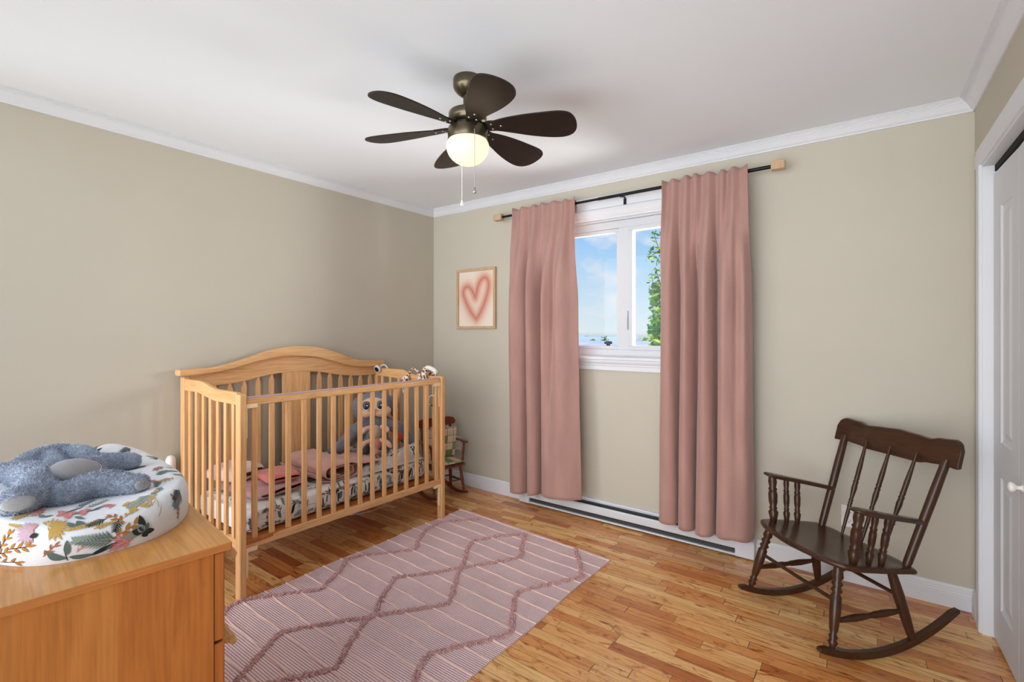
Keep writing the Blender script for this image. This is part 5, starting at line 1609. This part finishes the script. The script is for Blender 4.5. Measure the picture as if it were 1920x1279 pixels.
# ------------------------------------------------------------------ blue plush sprawled on the pad
M['blue_fur'] = fabric('slate_blue_fur', srgb(158, 165, 179), .16, 160, nscale=14)
M['blue_tip'] = fabric('pale_blue_fur', srgb(208, 214, 226), .14, 160, nscale=14)
M['velour'] = fabric('grey_velour', srgb(158, 154, 152), .06, 400)
po = V(1.53, -2.82, .932)
pl = empty('plush_bear', po); tag(pl, 'fluffy slate blue plush animal sprawled on the changing pad', 'soft toy')
def q_(x, y, z): return V(x, y, z) - po
bd = blob([('limb', [q_(1.44, -2.865, .957), q_(1.50, -2.845, .956), q_(1.545, -2.805, .953), q_(1.475, -2.755, .955)], [.040, .042, .040, .036]),
           # near left leg with upturned foot
           ('limb', [q_(1.535, -2.862, .957), q_(1.595, -2.882, .956), q_(1.640, -2.900, .956), q_(1.662, -2.912, .958)], [.038, .034, .029, .031]),
           ('ball', q_(1.670, -2.917, .959), (.027, .036, .031)), ('ball', q_(1.655, -2.893, .962), (.026, .026, .027)),
           # near right leg reaching along the edge
           ('limb', [q_(1.575, -2.866, .953), q_(1.632, -2.862, .950), q_(1.648, -2.834, .949), q_(1.636, -2.792, .953), q_(1.646, -2.757, .953), q_(1.678, -2.722, .948)], [.033, .029, .026, .030, .031, .025]),
           ('ball', q_(1.688, -2.712, .947), (.023, .030, .024)),
           # far arm
           ('limb', [q_(1.385, -2.725, .950), q_(1.405, -2.688, .948), q_(1.424, -2.650, .948)], [.030, .028, .025]),
           # near arm running out to the left
           ('limb', [q_(1.425, -2.868, .953), q_(1.358, -2.876, .952), q_(1.325, -2.905, .951), q_(1.305, -2.955, .951)], [.034, .032, .031, .033]),
           # soft head and ears flopped over behind
           ('limb', [q_(1.30, -2.862, .950), q_(1.225, -2.832, .952), q_(1.200, -2.797, .954), q_(1.185, -2.765, .955)], [.029, .031, .033, .034]),
           ('ball', q_(1.190, -2.755, .952), (.038, .032, .035)),
           ('limb', [q_(1.235, -2.735, .951), q_(1.285, -2.730, .952), q_(1.350, -2.728, .953)], [.036, .036, .031]),
           ('limb', [q_(1.22, -2.79, .946), q_(1.35, -2.80, .944), q_(1.47, -2.81, .948)], [.034, .036, .036])],
          'plush_fur', [M['blue_fur'], M['blue_tip']], pl, .005, 3, .45)
add_fur(bd, 46000, .0066, .0005, 5, 0, .55)
add_fur(bd, 34000, .0074, .00045, 6, 1, .6, lay=V(.25, 0, .2))
def patch_ball(nm, c, sc, rot=None, mat=None):
    b = MB(); b.ico(c, 1, 3, sc, rot); return b.build(nm, mat or M['velour'], pl)
patch_ball('foot_pad', q_(1.695, -2.921, .961), (.008, .0275, .0160), Matrix.Rotation(R(-12), 3, 'Z') @ Matrix.Rotation(R(-18), 3, 'Y'))
patch_ball('foot_pad', q_(1.705, -2.703, .948), (.008, .0195, .0140), Matrix.Rotation(R(25), 3, 'Z') @ Matrix.Rotation(R(-18), 3, 'Y'))
trm = Matrix.Rotation(R(20), 3, 'Z') @ Matrix.Rotation(R(24), 3, 'Y')
tc_ = q_(1.545, -2.800, .978)
patch_ball('tummy', tc_, (.044, .054, .022), trm)
b = MB()
for k in range(24):
    a = R(-40 + k * 5.6)
    d_ = V(.045 * math.sin(a * 1.0), .055 * math.cos(a), .004)
    b.ico(tc_ + trm @ d_, .0021, 1)
b.build('silver_trim', M['chrome'], pl)['kind'] = 'stuff'

# ------------------------------------------------------------------ outside the window
m, t = newmat('lawn', .95)
t.to(t.ramp(t.noise(t.coords(), 3, 5).outputs[0], [(.3, srgb(96, 128, 60)), (.7, srgb(140, 166, 84))]), t.bsdf.inputs['Base Color'])
struct(MB().box((-90, .2, -3.2), (60, 140, -3.0)).build('ground', m))
M['leafA'] = plain('leaf_green', srgb(98, 142, 62), .6, 0, .3, .25, 3)
M['leafB'] = plain('leaf_deep_green', srgb(58, 106, 58), .6, 0, .3, .25, 3)
M['leafC'] = plain('leaf_yellow_green', srgb(150, 176, 78), .6, 0, .3, .2, 3)
M['bark'] = plain('bark', srgb(104, 84, 66), .9, 0, .2, .2, 9)
def foliage(b, c, rad, n, size, rnd, dense=.55):
    c = Vector(c)
    for _ in range(n):
        d = V(rnd.gauss(0, 1), rnd.gauss(0, 1), rnd.gauss(0, 1)).normalized()
        k = rnd.uniform(dense, 1.0) * (1 + .25 * noise.noise(d * 2.3 + c))
        p = c + V(d.x * rad[0], d.y * rad[1], d.z * rad[2]) * k
        leaf_quad(b, p, size * rnd.uniform(.6, 1.3), rnd)
def leaf_quad(b, p, s, rnd):
    a = V(rnd.uniform(-1, 1), rnd.uniform(-1, 1), rnd.uniform(-.6, .6)).normalized()
    c_ = a.cross(V(rnd.uniform(-1, 1), rnd.uniform(-1, 1), rnd.uniform(-1, 1))).normalized()
    b.cur = rnd.choice((0, 0, 1, 1, 2))
    n_ = a.cross(c_) * s * .12
    b.add([p - a * s * .5, p + c_ * s * .28 + n_, p + a * s * .5, p - c_ * s * .28 + n_], [(0, 1, 2), (0, 2, 3)], False)
LM = [M['leafA'], M['leafB'], M['leafC']]
rnd = random.Random(4)
tr_ = empty('garden_tree', (1.0, 5.4, -3.0)); tag(tr_, 'leafy green tree with tall loose shoots outside the right window pane', 'tree')
tm = Matrix.Translation((-1.0, -5.4, 3.0))
b = MB(tm)
foliage(b, (.72, 5.2, .55), (.68, .7, 1.05), 3600, .11, rnd, .5); foliage(b, (.42, 5.0, .45), (.36, .4, .75), 1500, .10, rnd, .3); foliage(b, (.62, 5.2, -.9), (.70, .7, 1.3), 2600, .12, rnd, .5); foliage(b, (1.5, 5.6, -.6), (.9, .8, 1.7), 2600, .12, rnd, .55)
foliage(b, (.38, 5.1, 1.35), (.26, .28, .55), 800, .095, rnd, .2); foliage(b, (.30, 5.05, 1.95), (.13, .14, .40), 220, .085, rnd, .1)
shoots = [[(.60, 5.2, 1.2), (.50, 5.1, 1.9), (.42, 5.05, 2.5), (.28, 5.0, 3.02)], [(.7, 5.3, 1.3), (.58, 5.1, 2.2), (.54, 5.05, 2.9), (.48, 5.0, 3.35)], [(.35, 5.1, 1.3), (.30, 5.05, 1.9), (.24, 5.0, 2.3)],
          [(.52, 5.1, 1.9), (.40, 5.05, 2.1), (.30, 5.0, 2.45)], [(.54, 5.1, 2.6), (.38, 5.0, 2.72), (.20, 5.0, 2.62)], [(.8, 5.3, 1.3), (.85, 5.2, 2.3), (.95, 5.1, 3.3)]]
for s_ in shoots:
    c_ = catmull([V(*p) for p in s_], 8)
    for i, p in enumerate(c_):
        for _ in range(5):
            if rnd.random() < .62: leaf_quad(b, p + V(rnd.gauss(0, .05), rnd.gauss(0, .05), rnd.gauss(0, .05)), .10 * rnd.uniform(.6, 1.2), rnd)
b.build('foliage', LM, tr_, recalc=False); tr_.children[-1]['kind'] = 'stuff'
b = MB(tm); b.tube(catmull([V(1.0, 5.4, -3.0), V(.98, 5.42, -1.6), V(.94, 5.38, -.3), V(.9, 5.35, .8)], 6), [.11 - .004 * k for k in range(19)], 12); b.build('trunk', M['bark'], tr_)
for s_ in shoots:
    b = MB(tm); c_ = catmull([V(*p) for p in s_], 6); b.tube(c_, [.016 - .012 * k / len(c_) for k in range(len(c_))], 6); b.build('branch', M['bark'], tr_)

# neighbour's low pale roof with a vent, trees and pale roofs beyond
M['roof'] = plain('pale_gravel_roof', srgb(206, 204, 206), .9, 0, .2, .12, 2.5, .3, 12)
M['siding'] = plain('pale_siding', srgb(220, 220, 218), .8, 0, .2, .05, 1)
hs = empty('neighbour_house', (-4.6, 13.0, -3.0)); tag(hs, 'neighbouring house with a pale gravel roof seen below the left window pane', 'house')
hmx = Matrix.Translation((4.6, -13.0, 3.0))
b = MB(hmx); b.box((-10.5, 9.6, -3.0), (.9, 16.4, .32)); b.build('wall', M['siding'], hs)
b = MB(hmx)
b.add([V(-11, 9.2, .28), V(1.4, 9.2, .28), V(1.4, 13, 1.0), V(-11, 13, 1.0), V(1.4, 16.8, .28), V(-11, 16.8, .28)], [(0, 1, 2, 3), (3, 2, 4, 5), (1, 4, 2), (0, 3, 5)])
b.add([V(-11, 9.2, .28), V(1.4, 9.2, .28), V(1.4, 16.8, .28), V(-11, 16.8, .28)], [(0, 1, 2, 3)]); b.build('roof', M['roof'], hs)
b = MB(hmx); b.lathe([(0, .24), (.06, .24), (.13, .22), (.13, .15), (.06, .13), (.07, 0), (.10, -.06), (0, -.06)], (-3.70, 11.8, .775), 16); b.build('roof_vent', M['gap'], hs)
def small_tree(x, y, z0, r, h, label, sz, n, name='distant_tree'):
    e = empty(name, (x, y, -3.0)); tag(e, label, 'tree', 'trees beyond the neighbouring roof')
    b = MB(); foliage(b, (0, 0, z0 + 3.0), (r, r * .8, h), n, sz, rnd, .35); b.build('foliage', LM, e, recalc=False); e.children[-1]['kind'] = 'stuff'
    b = MB(); b.tube([(0, 0, 0), (0, 0, z0 + 3.0)], [.22, .1], 8); b.build('trunk', M['bark'], e)
for i, (x, y, r) in enumerate(((-10.6, 26, .62), (-9.2, 26, .66), (-7.8, 26.4, .62), (-12.4, 28, .6))):
    small_tree(x, y, -.2, r, (1.25, 1.32, 1.2, .95)[i], 'small round green tree beyond the pale roof outside the left window pane', .26, 520)
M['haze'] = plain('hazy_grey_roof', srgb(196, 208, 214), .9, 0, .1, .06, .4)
for i, (x0, x1, y, zt) in enumerate(((-36, -24, 46, .70), (-23, -15, 40, .55), (-46, -37, 50, .82))):
    e = empty('distant_house', ((x0 + x1) / 2, y, -3)); tag(e, 'pale hazy low house on the skyline beyond the neighbouring roof', 'house', 'distant houses on the skyline')
    b = MB(); w_ = (x1 - x0) / 2; b.box((-w_, 0, 0), (w_, 6, zt + 2.4)); b.build('wall', M['siding'], e)
    b = MB(); b.prism([(-.4, zt + 2.35), (6.4, zt + 2.35), (3, zt + 3.0 + .25)], 0, -w_ - .3, w_ + .3); b.build('roof', M['haze'], e)
